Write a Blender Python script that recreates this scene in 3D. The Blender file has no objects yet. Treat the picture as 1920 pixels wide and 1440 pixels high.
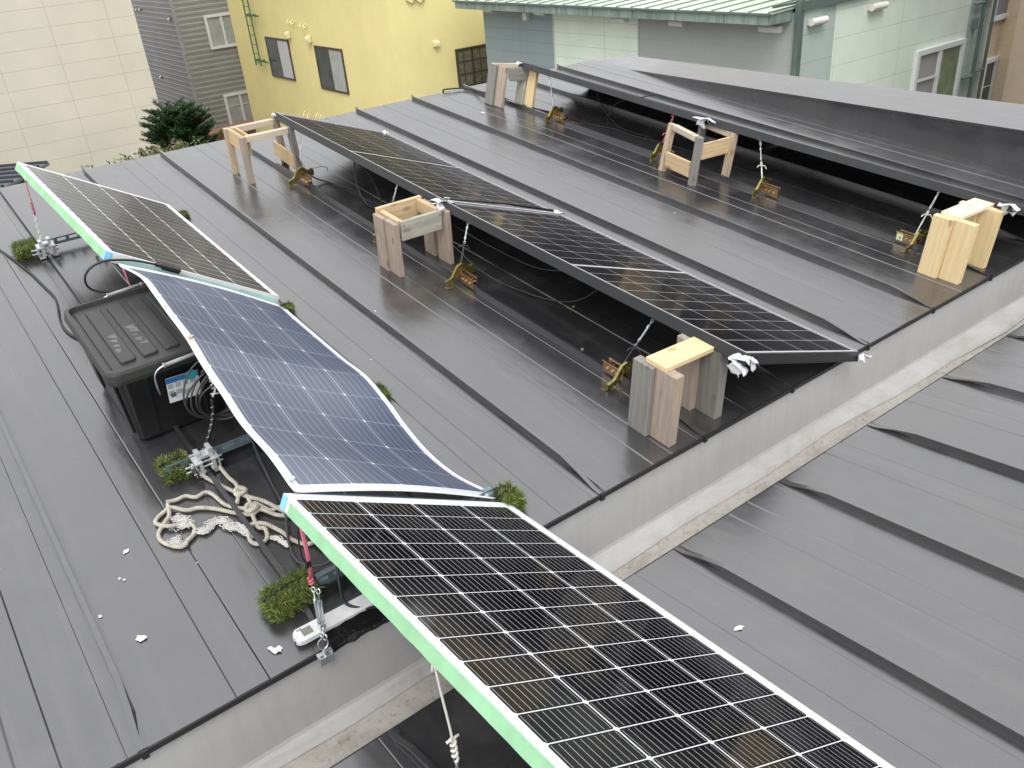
import bpy, bmesh, math, random
from mathutils import Vector, Matrix
random.seed(7)
R_=math.radians
scn=bpy.context.scene
# ---------------------------------------------------------------- camera
CAM=Vector((0.0,-1.55790752,1.55266754))
cam=bpy.data.cameras.new('camera'); camo=bpy.data.objects.new('camera',cam)
scn.collection.objects.link(camo); scn.camera=camo
r0=Vector((0.794,-0.6027,-0.0795)); d0=Vector((-0.351,-0.3477,-0.8694)); f0=Vector((0.4964,0.7182,-0.4876))
f0.normalize(); r0=(r0-f0*r0.dot(f0)).normalized(); u0=r0.cross(f0)
M=Matrix((( r0.x,u0.x,-f0.x,CAM.x),(r0.y,u0.y,-f0.y,CAM.y),(r0.z,u0.z,-f0.z,CAM.z),(0,0,0,1)))
camo.matrix_world=M
cam.sensor_width=36; cam.lens=1592.973/1920*36; cam.clip_start=.02; cam.clip_end=500
# ---------------------------------------------------------------- light
w=bpy.data.worlds.new('World'); scn.world=w; w.use_nodes=True
nt=w.node_tree; nt.nodes.clear()
sky=nt.nodes.new('ShaderNodeTexSky'); sky.sky_type='NISHITA'; sky.sun_disc=False
SUN_EL=R_(52); SUN_ROT=R_(215)
sky.sun_elevation=SUN_EL; sky.sun_rotation=SUN_ROT; sky.dust_density=6; sky.air_density=1.2; sky.ozone_density=1
hs=nt.nodes.new('ShaderNodeHueSaturation'); hs.inputs['Saturation'].default_value=.13
bg=nt.nodes.new('ShaderNodeBackground'); bg.inputs['Strength'].default_value=.15
wo=nt.nodes.new('ShaderNodeOutputWorld')
ov=nt.nodes.new('ShaderNodeMix'); ov.data_type='RGBA'; ov.inputs[0].default_value=.75; tcw=nt.nodes.new('ShaderNodeTexCoord'); spw=nt.nodes.new('ShaderNodeSeparateXYZ'); crw=nt.nodes.new('ShaderNodeValToRGB')   # cloud layer: overcast sky, brightest overhead
nt.links.new(tcw.outputs['Generated'],spw.inputs[0]); nt.links.new(spw.outputs[2],crw.inputs[0]); nt.links.new(crw.outputs[0],ov.inputs[7])
crw.color_ramp.elements[0].position=0; crw.color_ramp.elements[0].color=(9.4,9.48,9.6,1); crw.color_ramp.elements[1].position=1; crw.color_ramp.elements[1].color=(10.8,10.9,11.05,1)
nt.links.new(sky.outputs[0],hs.inputs['Color']); nt.links.new(hs.outputs[0],ov.inputs[6]); nt.links.new(ov.outputs[2],bg.inputs['Color']); nt.links.new(bg.outputs[0],wo.inputs[0])
sl=bpy.data.lights.new('sun','SUN'); sl.energy=.9; sl.angle=R_(25); sl.color=(1,.975,.94)
so=bpy.data.objects.new('sun',sl); scn.collection.objects.link(so)
sd=Vector((math.sin(SUN_ROT)*math.cos(SUN_EL),math.cos(SUN_ROT)*math.cos(SUN_EL),math.sin(SUN_EL)))
so.rotation_euler=sd.to_track_quat('Z','Y').to_euler(); so.location=(0,0,20)
scn.view_settings.view_transform='Standard'; scn.view_settings.look='None'; scn.view_settings.gamma=1
scn.view_settings.exposure=0.35
# ---------------------------------------------------------------- frames
A_=0.101797206 # pitch of the panel-side slope
B_=0.080625666
MA=Matrix.Rotation(A_,4,'X')                                   # slope A frame: x along the drain, y up-slope, z off the sheet
def atA(x,y,h): return MA@Matrix.Translation((x,y,h))
BY,BZ=-.302,-.022
MBm=Matrix.Translation((0,BY,BZ))@Matrix.Rotation(-B_,4,'X')   # slope B frame: y negative = up-slope
WORLD={}
def link(o,parent=None,mw=None):
    scn.collection.objects.link(o)
    mw=mw if mw is not None else (WORLD[parent.name] if parent else Matrix.Identity(4))
    WORLD[o.name]=mw.copy()
    if parent: o.parent=parent; o.matrix_local=WORLD[parent.name].inverted()@mw
    else: o.matrix_world=mw
    return o
def tag(o,label=None,cat=None,group=None,kind=None):
    if label: o['label']=label
    if cat: o['category']=cat
    if group: o['group']=group
    if kind: o['kind']=kind
    return o
def thing(name,label,cat,mw=None,group=None):
    o=bpy.data.objects.new(name,None); o.empty_display_size=.05
    return tag(link(o,None,mw if mw is not None else Matrix.Identity(4)),label,cat,group)
def V(*a): return Vector(a)
# ---------------------------------------------------------------- mesh builder
class MB:
    def __init__(s): s.v=[]; s.f=[]; s.uv={}; s.mi=[]; s.smooth=False
    def add(s,vs,fs,uvs=None,mi=0):
        o=len(s.v); s.v+= [tuple(x) for x in vs]
        for k,f in enumerate(fs):
            if uvs: s.uv[len(s.f)]=uvs[k]
            s.f.append([o+i for i in f]); s.mi.append(mi)
        return s
    def box(s,c,d,rot=None,mi=0):
        c=Vector(c); x,y,z=[q/2 for q in d]
        vs=[Vector(p) for p in((-x,-y,-z),(x,-y,-z),(x,y,-z),(-x,y,-z),(-x,-y,z),(x,-y,z),(x,y,z),(-x,y,z))]
        if rot is not None: vs=[rot@p for p in vs]
        return s.add([c+p for p in vs],[(0,3,2,1),(4,5,6,7),(0,1,5,4),(1,2,6,5),(2,3,7,6),(3,0,4,7)],mi=mi)
    def bar(s,a,b,w_,t,up=(0,0,1),mi=0):
        a=Vector(a); b=Vector(b); x=(b-a); L=x.length; x.normalize(); up=Vector(up); y=up.cross(x).normalized(); z=x.cross(y)
        return s.box((a+b)/2,(L,w_,t),Matrix((x,y,z)).transposed(),mi)
    def hexa(s,p,mi=0): # 8 corners, bottom 4 then top 4
        return s.add(p,[(0,3,2,1),(4,5,6,7),(0,1,5,4),(1,2,6,5),(2,3,7,6),(3,0,4,7)],mi=mi)
    def prism(s,poly,a,b,mi=0): # poly in 2D mapped by functions a(u,v) front, b(u,v) back
        n=len(poly); f=[a(*p) for p in poly]; k=[b(*p) for p in poly]
        return s.add(f+k,[tuple(range(n))[::-1],tuple(range(n,2*n))]+[(i,(i+1)%n,n+(i+1)%n,n+i) for i in range(n)],mi=mi)
    def tube(s,pts,r,n=8,cap=True,mi=0,rf=None):
        pts=[Vector(p) for p in pts]; N=len(pts); vs=[]; ref=Vector((.13,.31,.94)).normalized()
        t=(pts[1]-pts[0]).normalized(); nrm=(ref-t*ref.dot(t)).normalized()
        for i,p in enumerate(pts):
            t=(pts[min(i+1,N-1)]-pts[max(i-1,0)]); 
            if t.length<1e-9: t=Vector((0,0,1))
            t.normalize(); nrm=(nrm-t*nrm.dot(t)); 
            if nrm.length<1e-6: nrm=t.orthogonal()
            nrm.normalize(); b=t.cross(nrm); rr=r if rf is None else r*rf(i/(N-1))
            for k in range(n):
                a=2*math.pi*k/n; vs.append(p+nrm*(math.cos(a)*rr)+b*(math.sin(a)*rr))
        fs=[]
        for i in range(N-1):
            for k in range(n): fs.append((i*n+k,i*n+(k+1)%n,(i+1)*n+(k+1)%n,(i+1)*n+k))
        if cap: fs+= [tuple(range(n))[::-1],tuple((N-1)*n+k for k in range(n))]
        return s.add(vs,fs,mi=mi)
    def cyl(s,a,b,r,n=12,mi=0): return s.tube([a,b],r,n,True,mi)
    def build(s,name,mats,parent=None,mw=None,bevel=0,smooth=False,seg=2):
        me=bpy.data.meshes.new(name); me.from_pydata(s.v,[],s.f)
        if s.uv:
            ul=me.uv_layers.new(name='UVMap')
            for p in me.polygons:
                if p.index in s.uv:
                    for li,uvv in zip(p.loop_indices,s.uv[p.index]): ul.data[li].uv=uvv
        for m in (mats if isinstance(mats,(list,tuple)) else [mats]): me.materials.append(m)
        for p,mi in zip(me.polygons,s.mi): p.material_index=mi
        if not s.uv:
            bm=bmesh.new(); bm.from_mesh(me)
            bmesh.ops.recalc_face_normals(bm,faces=bm.faces)
            if bevel: bmesh.ops.bevel(bm,geom=[e for e in bm.edges if len(e.link_faces)==2 and e.calc_face_angle(0)>.5],offset=bevel,segments=seg,affect='EDGES',profile=.6)
            bm.to_mesh(me); bm.free()
        if smooth:
            for p in me.polygons: p.use_smooth=True
        o=bpy.data.objects.new(name,me); return link(o,parent,mw)
def catmull(pts,n=8,closed=False):
    P=[Vector(p) for p in pts]; out=[]; N=len(P)
    for i in range(N-1):
        p0=P[max(i-1,0)]; p1=P[i]; p2=P[i+1]; p3=P[min(i+2,N-1)]
        for k in range(n):
            t=k/n; out.append(.5*((2*p1)+(p2-p0)*t+(2*p0-5*p1+4*p2-p3)*t*t+(3*p1-p0-3*p2+p3)*t**3))
    out.append(P[-1]); return out
# ---------------------------------------------------------------- materials
class G:
    def __init__(s,name):
        s.m=bpy.data.materials.new(name); s.m.use_nodes=True; s.t=s.m.node_tree; s.b=s.t.nodes['Principled BSDF']
    def n(s,ty,**k):
        x=s.t.nodes.new(ty)
        for a,b in k.items(): setattr(x,a,b)
        return x
    def L(s,a,b): s.t.links.new(a,b)
    def val(s,sock,v):
        if hasattr(v,'links') or isinstance(v,bpy.types.NodeSocket): s.L(v,sock)
        else: sock.default_value=v
    def math(s,op,a,b=0,c=0):
        x=s.n('ShaderNodeMath',operation=op); s.val(x.inputs[0],a); s.val(x.inputs[1],b); s.val(x.inputs[2],c); return x.outputs[0]
    def mix(s,f,a,b,mode='MIX'):
        x=s.n('ShaderNodeMix',data_type='RGBA',blend_type=mode); s.val(x.inputs[0],f)
        for i,c in((6,a),(7,b)):
            s.val(x.inputs[i],c if not isinstance(c,tuple) else (*c[:3],1))
        return x.outputs[2]
    def ramp(s,f,stops,interp='LINEAR'):
        x=s.n('ShaderNodeValToRGB'); s.L(f,x.inputs[0]); cr=x.color_ramp; cr.interpolation=interp
        while len(cr.elements)>1: cr.elements.remove(cr.elements[-1])
        for i,(p,c) in enumerate(stops):
            e=cr.elements[0] if i==0 else cr.elements.new(p)
            e.position=p; e.color=(*c,1) if isinstance(c,tuple) else (c,c,c,1)
        return x.outputs[0]
    def coord(s,k='Object',scale=(1,1,1),off=True):
        tc=s.n('ShaderNodeTexCoord'); o=tc.outputs[k]
        mp=s.n('ShaderNodeMapping'); s.L(o,mp.inputs[0]); mp.inputs['Scale'].default_value=scale
        if off:
            oi=s.n('ShaderNodeObjectInfo'); vm=s.n('ShaderNodeVectorMath',operation='SCALE'); vm.inputs[0].default_value=(17,31,23); s.L(oi.outputs['Random'],vm.inputs['Scale']); s.L(vm.outputs[0],mp.inputs['Location'])
        return mp.outputs[0]
    def noise(s,vec,scale=5,detail=4,rough=.55,dist=0):
        x=s.n('ShaderNodeTexNoise'); s.L(vec,x.inputs['Vector']); x.inputs['Scale'].default_value=scale; x.inputs['Detail'].default_value=detail; x.inputs['Roughness'].default_value=rough; x.inputs['Distortion'].default_value=dist
        return x.outputs['Fac']
    def bump(s,h,strength=.2,dist=.01):
        x=s.n('ShaderNodeBump'); x.inputs['Strength'].default_value=strength; x.inputs['Distance'].default_value=dist; s.L(h,x.inputs['Height']); s.L(x.outputs[0],s.b.inputs['Normal']); return x
    def base(s,c): s.val(s.b.inputs['Base Color'],(*c,1) if isinstance(c,tuple) else c)
    def set(s,rough=None,metal=None,spec=None,coat=None,coatr=None):
        for k,v in(('Roughness',rough),('Metallic',metal),('Specular IOR Level',spec),('Coat Weight',coat),('Coat Roughness',coatr)):
            if v is not None: s.val(s.b.inputs[k],v)
        return s
def simple(name,c,rough=.5,metal=0,spec=.5,var=.12,scale=8,bump=.0,c2=None,coat=0):
    g=G(name); v=g.coord(); f=g.noise(v,scale,5)
    c2=c2 or tuple(q*(1-var*2) for q in c)
    g.base(g.ramp(f,[(.3,c2),(.65,c)])); f2=g.noise(v,scale*3,3)
    g.set(rough=g.math('MULTIPLY_ADD',f2,.2*rough,rough*.9),metal=metal,spec=spec,coat=coat)
    if bump: g.bump(g.noise(v,scale*6,4),bump,.004)
    return g.m
def roof_mat():
    g=G('coated_roof_metal'); v=g.coord(off=False)
    n1=g.noise(v,1.6,6,.6,.8); n2=g.noise(v,7,5,.65); n3=g.noise(g.coord(scale=(1,.08,1),off=False),14,4,.6)
    f=g.math('ADD',g.math('MULTIPLY',n1,.6),g.math('MULTIPLY',n2,.4))
    c=g.ramp(f,[(.36,(.014,.014,.0155)),(.5,(.022,.0215,.023)),(.66,(.038,.037,.037))])
    sx=g.n('ShaderNodeSeparateXYZ'); g.L(v,sx.inputs[0]); wn=g.n('ShaderNodeTexWhiteNoise',noise_dimensions='1D'); g.L(g.math('FLOOR',g.math('DIVIDE',g.math('SUBTRACT',sx.outputs[0],.0129),.455)),wn.inputs['W'])
    c=g.mix(g.math('MULTIPLY',wn.outputs['Value'],.35),c,(.050,.047,.052))
    stk=g.ramp(g.noise(g.coord(scale=(13,.55,1),off=False),1.6,7,.65,.3),[(.52,0.),(.78,1.)]); c=g.mix(g.math('MULTIPLY',stk,.30),c,(.115,.110,.105))
    blot=g.ramp(g.noise(v,2.3,3,.55,.8),[(.52,0.),(.68,1.)]); c=g.mix(g.math('MULTIPLY',blot,.20),c,(.105,.10,.105))
    dk=g.ramp(g.noise(v,46,2,.5),[(.74,0.),(.80,1.)]); c=g.mix(g.math('MULTIPLY',dk,.35),c,(.012,.011,.010))
    sp=g.ramp(g.noise(v,260,2,.5),[(.70,0.),(.74,1.)]); g.base(g.mix(g.math('MULTIPLY',sp,.22),c,(.35,.34,.33)))
    r=g.math('ADD',g.math('MULTIPLY_ADD',f,.30,.055),g.math('ADD',g.math('MULTIPLY',n3,.05),g.math('MULTIPLY_ADD',blot,.06,g.math('MULTIPLY',wn.outputs['Value'],.03))))
    g.set(rough=r,spec=.5); g.b.inputs['IOR'].default_value=2.3; g.bump(g.math('ADD',g.math('MULTIPLY',g.noise(g.coord(scale=(1.6,.55,1),off=False),3,3),1.6),g.math('MULTIPLY',g.noise(v,55,3),.04)),.22,.012)
    return g.m
def wood(name,lo,hi,grey=0,knots=True):
    g=G(name); v=g.coord(scale=(1.6,42,42)); vv=g.coord(scale=(1,1,1))
    d=g.noise(v,6,6,.65,.6); ring=g.n('ShaderNodeTexWave',wave_type='BANDS',bands_direction='Y',wave_profile='SIN'); g.L(g.coord(scale=(.35,5,5)),ring.inputs[0]); ring.inputs['Scale'].default_value=2.2; ring.inputs['Distortion'].default_value=9; ring.inputs['Detail'].default_value=4; ring.inputs['Detail Scale'].default_value=.8
    f=g.math('ADD',g.math('MULTIPLY',d,.90),g.math('MULTIPLY',ring.outputs['Fac'],.10))
    c=g.ramp(f,[(.25,lo),(.55,hi),(.8,tuple(min(1,q*1.12) for q in hi))])
    if grey:
        st=g.noise(g.coord(scale=(2,9,9)),3,5,.6); c=g.mix(g.math('MULTIPLY',g.ramp(st,[(.38,0.),(.62,1.)]),grey),c,(.23,.225,.215))
    if knots:
        vo=g.n('ShaderNodeTexVoronoi',feature='F1'); g.L(g.coord(scale=(7,16,16)),vo.inputs[0]); vo.inputs['Scale'].default_value=1
        k=g.ramp(vo.outputs['Distance'],[(.10,1.),(.2,0.)]); c=g.mix(g.math('MULTIPLY',k,.55),c,tuple(q*.35 for q in lo))
    oi=g.n('ShaderNodeObjectInfo'); c=g.mix(g.math('MULTIPLY',oi.outputs['Random'],.12),c,tuple(q*.55 for q in lo))
    g.base(c); g.set(rough=.72,spec=.3); g.bump(f,.35,.0015); return g.m
def cells(name,cell,gap,bus,nb,gu,gv,ch,bw,rough=.07,spec=.3,mid=0,rows=18,cols=4,var=.0,bmix=1.,cell2=None):
    g=G(name); uv=g.n('ShaderNodeUVMap',uv_map='UVMap'); sx=g.n('ShaderNodeSeparateXYZ'); g.L(uv.outputs[0],sx.inputs[0]); u,v=sx.outputs[0],sx.outputs[1]
    def edge(q): fr=g.math('FRACT',q); return g.math('MINIMUM',fr,g.math('SUBTRACT',1,fr))
    du,dv=edge(u),edge(v)
    m=g.math('MAXIMUM',g.math('LESS_THAN',du,gu),g.math('LESS_THAN',dv,gv))
    if ch: m=g.math('MAXIMUM',m,g.math('LESS_THAN',g.math('ADD',g.math('DIVIDE',du,ch),g.math('DIVIDE',dv,ch*2)),1.))
    for q,hi in((u,cols),(v,rows)):
        m=g.math('MAXIMUM',m,g.math('LESS_THAN',q,gu)); m=g.math('MAXIMUM',m,g.math('GREATER_THAN',q,hi-gu))
    if mid: m=g.math('MAXIMUM',m,g.math('LESS_THAN',g.math('ABSOLUTE',g.math('SUBTRACT',v,rows/2)),mid))
    bl=g.math('LESS_THAN',g.math('ABSOLUTE',g.math('SUBTRACT',g.math('FRACT',g.math('MULTIPLY',u,nb)),.5)),bw*nb)
    bl=g.math('MULTIPLY',bl,g.math('GREATER_THAN',dv,.06 if rough<.2 else .0))
    wn=g.n('ShaderNodeTexWhiteNoise',noise_dimensions='2D'); fl=g.n('ShaderNodeVectorMath',operation='FLOOR'); g.L(uv.outputs[0],fl.inputs[0]); g.L(fl.outputs[0],wn.inputs['Vector'])
    cc=g.mix(wn.outputs['Value'],cell,cell2 or tuple(q*1.35 for q in cell))
    c=g.mix(g.math('MULTIPLY',bl,bmix),cc,bus); c=g.mix(m,c,gap)
    vv=g.coord(); dirt=g.ramp(g.noise(vv,3,6,.6),[(.45,0.),(.8,1.)]); c=g.mix(g.math('MULTIPLY',dirt,.05),c,(.4,.38,.34))
    g.base(c); g.set(rough=g.math('MULTIPLY_ADD',g.noise(vv,9,4),.05,rough),spec=spec)
    g.bump(g.noise(vv,2.2,2),.05,.01)
    return g.m
M_roof=roof_mat()
M_edge=simple('roof_edge_flashing',(.022,.022,.024),.5,spec=.4,var=.2,scale=5)
M_zinc=simple('pale_duct_metal',(.44,.44,.445),.5,metal=.0,spec=.5,var=.07,scale=2.5)
def conc():
    g=G('stained_duct_floor'); v=g.coord(off=False); n=g.noise(v,4,8,.7,.5); n2=g.noise(g.coord(scale=(1,2.4,1),off=False),9,7,.72,.4)
    c=g.ramp(n,[(.3,(.38,.365,.345)),(.5,(.47,.46,.45)),(.7,(.53,.525,.515))]); c=g.mix(g.ramp(n2,[(.52,0.),(.72,.55)]),c,(.36,.34,.31)); g.base(c); g.set(rough=.85,spec=.2); g.bump(n2,.3,.004); return g.m
def sedi():
    g=G('drain_sediment'); v=g.coord(off=False); n=g.noise(v,7,8,.7,.7); n2=g.noise(v,60,5,.7)
    c=g.ramp(n,[(.3,(.30,.275,.235)),(.5,(.43,.405,.37)),(.7,(.50,.48,.45))]); c=g.mix(g.ramp(n2,[(.55,0.),(.7,.6)]),c,(.13,.11,.085)); g.base(c); g.set(rough=.95,spec=.15); g.bump(n2,.5,.004); return g.m
def zinc():
    g=G('streaked_duct_metal'); v=g.coord(off=False); n=g.noise(v,2.2,5,.6); n2=g.noise(g.coord(scale=(9,1,.7),off=False),3,6,.65); n3=g.noise(g.coord(scale=(1,1,1.5),off=False),9,6,.7)
    c=g.ramp(n,[(.3,(.40,.40,.40)),(.7,(.475,.475,.48))]); c=g.mix(g.math('MULTIPLY',g.ramp(n2,[(.48,0.),(.75,1.)]),.28),c,(.30,.295,.28)); c=g.mix(g.math('MULTIPLY',g.ramp(n3,[(.60,0.),(.72,1.)]),.22),c,(.24,.23,.21))
    g.base(c); g.set(rough=.5,spec=.5); g.bump(n,.1,.01); return g.m
M_zinc=zinc(); M_conc=conc(); M_sedi=sedi()
M_w_grey=wood('weathered_grey_wood',(.11,.10,.09),(.25,.235,.215),.5)
M_w_pink=wood('aged_reddish_wood',(.25,.18,.13),(.42,.335,.265),.4)
M_w_tan=wood('tan_timber',(.36,.26,.16),(.55,.43,.30),.3)
M_w_new=wood('fresh_yellow_timber',(.60,.44,.22),(.72,.57,.33),0,True)
M_w_pale=wood('pale_top_timber',(.46,.36,.24),(.62,.53,.40),.3)
M_w_mid=wood('honey_timber',(.44,.30,.16),(.60,.45,.27),.1)
M_w_lime=wood('lichen_grey_wood',(.30,.29,.22),(.44,.43,.35),.5)
M_silver=simple('silver_frame',(.80,.80,.82),.35,metal=.25,spec=.5,var=.012,scale=6)
M_white=simple('white_backsheet',(.80,.81,.82),.35,var=.03)
M_blackfr=simple('anodised_dark_frame',(.026,.027,.030),.42,metal=.1,spec=.5,var=.1)
M_under=simple('panel_underside',(.10,.10,.105),.6,var=.1)
M_green=simple('green_masking_tape',(.30,.56,.33),.55,spec=.35,var=.09,scale=14,bump=.15)
M_mint=simple('faded_mint_tape',(.46,.70,.64),.5,spec=.35,var=.14,scale=10,bump=.15)
M_blue=simple('blue_tape',(.24,.58,.90),.5,var=.06)
M_wtape=simple('crumpled_white_tape',(.78,.79,.82),.4,spec=.5,var=.06,scale=30,bump=.5)
M_mono=cells('mono_cells_silver_grid',(.0045,.0045,.006),(.72,.73,.75),(.42,.42,.43),10,.011,.016,.05,.0035,rough=.05,spec=.18)
M_monoL=cells('mono_cells_painted_reflection',(.062,.060,.055),(.72,.73,.74),(.26,.255,.235),10,.010,.012,.06,.004,rough=.14,spec=.15,bmix=.6)  # reflection painted into the cell colour: grey-brown for mirrored buildings
M_monoM=cells('mono_cells_dark_grid',(.006,.006,.0075),(.50,.51,.53),(.06,.06,.063),10,.007,.013,.03,.003,rough=.11,spec=.16,mid=.10,bmix=.9)
M_flex=cells('flexible_blue_cells',(.017,.033,.092),(.66,.68,.74),(.28,.31,.42),6,.006,.004,.034,.0055,rough=.34,spec=.9,rows=9,cell2=(.026,.044,.105))
M_flex.node_tree.nodes['Principled BSDF'].inputs['IOR'].default_value=1.85
M_fwhite=simple('white_flexible_sheet',(.82,.84,.86),.4,var=.03)
M_zp=simple('zinc_plated_steel',(.62,.66,.68),.28,metal=.9,var=.12,scale=30)
M_alu=simple('aluminium_block',(.66,.67,.68),.42,metal=.6,var=.06,scale=20)
M_rail=simple('slotted_blue_steel',(.20,.27,.30),.42,metal=.55,var=.12,scale=10)
M_slot=simple('rail_slot_dark',(.012,.013,.015),.6)
M_gold=simple('gold_chromate_plate',(.40,.33,.13),.28,metal=.9,var=.22,scale=25,c2=(.22,.22,.08))
M_copper=simple('copper_chromate_plate',(.50,.34,.20),.26,metal=.92,var=.2,scale=25)
M_bolt=simple('yellow_passivated_bolt',(.75,.52,.33),.3,metal=.9)
M_cable=simple('black_cable',(.012,.012,.013),.42,spec=.5)
M_cableg=simple('grey_sheath_cable',(.05,.05,.053),.45)
M_plastic=simple('dusty_black_plastic',(.036,.035,.034),.42,spec=.4,var=.3,scale=9,c2=(.030,.030,.030),bump=.1)
M_plasticd=simple('deep_black_plastic',(.006,.006,.0075),.38,spec=.5)
M_rope=simple('cotton_rope',(.52,.485,.42),.9,spec=.2,var=.14,scale=40,bump=.4)
M_fray=simple('frayed_cotton',(.62,.61,.59),.9,spec=.15,var=.06,scale=40,bump=.4)
M_pink=simple('pink_cord',(.62,.16,.22),.6,var=.1)
M_cordw=simple('white_cord',(.68,.66,.62),.7)
M_wire=simple('dark_wire',(.10,.10,.11),.4,metal=.6)
M_paper=simple('torn_white_paper',(.80,.79,.82),.8,var=.05)
M_turf=simple('artificial_turf_blades',(.135,.185,.035),.65,spec=.3,var=.35,scale=60,c2=(.045,.085,.014))
M_turf2=simple('artificial_turf_tips',(.30,.31,.10),.65,spec=.3,var=.2,scale=60)
M_turfb=simple('turf_backing',(.02,.024,.014),.8,bump=.3)
M_clearwrap=simple('grey_strip_tape',(.70,.705,.71),.35,spec=.5,var=.16,scale=14,bump=.2)
M_bag=simple('black_plastic_film',(.008,.008,.009),.2,spec=.6,bump=.5,scale=12)
M_leaf=simple('dry_leaf',(.45,.32,.06),.7)
M_glass=simple('window_glass',(.10,.115,.11),.06,spec=.6,var=.2,scale=2)
M_curt=simple('sheer_curtain',(.42,.43,.41),.8,var=.12,scale=4)
M_shoji=simple('pale_window_blind',(.55,.55,.58),.6,var=.04,scale=2)
M_brownfr=simple('bronze_window_frame',(.075,.055,.045),.4)
M_whitefr=simple('white_window_frame',(.78,.78,.76),.4,var=.03)
def wallmat(name,c,pz=.45,oz=0,px=0,ox=0,axis=0,lw=.012,ldark=.55,var=.05,sc=1.2,stain=.1,rough=.8,bmp=.15):
    g=G(name); tc=g.n('ShaderNodeTexCoord'); s=g.n('ShaderNodeSeparateXYZ'); g.L(tc.outputs['Object'],s.inputs[0])
    v=g.coord(off=False); n=g.noise(v,sc,6,.6); n2=g.noise(g.coord(scale=(1.6,1.6,.22),off=False),1.8,5,.6)
    col=g.ramp(n,[(.3,tuple(q*(1-var*2) for q in c)),(.7,c)]); col=g.mix(g.math('MULTIPLY',g.ramp(n2,[(.5,0.),(.75,1.)]),stain),col,tuple(q*.62 for q in c))
    m=None
    for q,p,o in((2,pz,oz),(axis,px,ox)):
        if p:
            e=g.math('LESS_THAN',g.math('FRACT',g.math('DIVIDE',g.math('SUBTRACT',s.outputs[q],o-lw/2),p)),lw/p)
            m=e if m is None else g.math('MAXIMUM',m,e)
    if m is not None:
        col=g.mix(g.math('MULTIPLY',m,1-ldark),col,tuple(q*.35 for q in c))
    g.base(col); g.set(rough=rough,spec=.3); g.bump(g.noise(v,35,4,.7),bmp,.01); return g.m
exec_parts=[]
# ================================================================ the house we stand on
SEAM0,SP=.0129,.455
XL,XR=-3.2,4.96
def slope_sheet(secs,lean=-1,flip=False):
    prof=[(XL,0,0)]
    k=math.ceil((XL-SEAM0)/SP)
    items=[]
    while SEAM0+k*SP<XR-.05:
        s=SEAM0+k*SP
        def groove(x,d=.0014,wd=.0022): return [(x-wd,0,0),(x,-d,0),(x+wd,0,0)]
        items+=groove(s-.045,.0013)
        items+=[(s-.005,0,0),(s-.0045,-.005,1),(s-.0088,-.005,1),(s-.0088,0,1),(s+.0050,0,1),(s+.0054,0,0)]   # third value: rides on the seam
        b=.0012
        items+=[(s+.203,0,0),(s+.206,b-.0032,0),(s+.210,b,0),(s+.286,b,0),(s+.290,b-.003,0),(s+.294,0,0)]
        k+=1
    prof+= [p for p in items if XL<p[0]<XR]+[(XR,0,0)]
    mb=MB(); n=len(prof); vs=[]
    for (y,H,ln) in secs:
        for x,z,on in prof: vs.append((x+(ln if on else 0),y,max(z,-H*.6 if on else z)+(H if on else 0)))
    fs=[]
    for j in range(len(secs)-1):
        for i in range(n-1):
            f=(j*n+i,j*n+i+1,(j+1)*n+i+1,(j+1)*n+i)
            fs.append(f if not flip else f[::-1])
    return mb.add(vs,fs)
house=thing('house','low house under two charcoal metal slopes that fall to a central drain channel','house',Matrix.Translation((0,0,-6.2)))
secA=[(0,.003,-.014),(.03,.005,-.014),(.11,.014,-.006),(.20,.022,0),(.22,.022,0),(4.0,.022,0),(4.02,.028,0)]
rA=slope_sheet(secA).build('roof_slope',M_roof,house,atA(0,0,0))
secB=[(0,.003,-.012),(-.035,.006,-.013),(-.09,.014,-.004),(-.16,.0215,0),(-.18,.0215,0),(-6.3,.0215,0)]
rB=slope_sheet(secB,flip=True).build('roof_slope',M_roof,house,MBm)
# folded drip edges along the drain, with a small clip at every seam
e=MB(); e.box((( XL+XR)/2,-.003,-.008),(XR-XL,.006,.018)); e.box(((XL+XR)/2,.006,-.018),(XR-XL,.016,.004))
k=-6
while SEAM0+k*SP<XR:
    s=SEAM0+k*SP-.012
    if s>XL+.05: e.box((s,-.0060,-.009),(.016,.008,.026)); e.box((s-.055,-.0035,-.001),(.004,.011,.005))
    k+=1
e.build('roof_edge',M_edge,rA,atA(0,0,0),bevel=.0015)
e=MB(); e.box(((XL+XR)/2,.003,-.008),(XR-XL,.006,.014)); e.build('roof_edge',M_edge,rB,MBm,bevel=.0015)
e=MB(); e.box(((XL+XR)/2,4.020,-.062),(XR-XL,.010,.11)); e.build('eave_fascia',M_roof,rA,atA(0,0,0))
# drain channel: pale metal upstand, stained floor, tan sediment
def zb(x): return -.283
xs=[XL+i*(XR-XL)/40 for i in range(41)]
def strip(pts_of,n):
    mb=MB(); vs=[]; fs=[]
    for x in xs: vs+=[(x,y,z) for y,z in pts_of(x)]
    for i in range(40):
        for j in range(n-1): fs.append((i*n+j,i*n+j+1,(i+1)*n+j+1,(i+1)*n+j))
    return mb.add(vs,fs)
st=strip(lambda x:[(.016,-.020),(.026,-.05),(.030,-.245),(.026,-.253)],4).build('drain_channel',M_zinc,house,Matrix.Identity(4))
sol=st.modifiers.new('thick','SOLIDIFY'); sol.thickness=.003
random.seed(3)
cr=lambda x:.010*math.sin(x*3.1)+.008*math.sin(x*7.7+1)+(-.012*max(0,x-1.5))+(.014 if x<.9 else 0)
strip(lambda x:[(.0262,-.252),(.010,-.257),(-.020+cr(x),-.270),(-.030+cr(x),-.280)],4).build('channel_floor',M_conc,st,Matrix.Identity(4))
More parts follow.
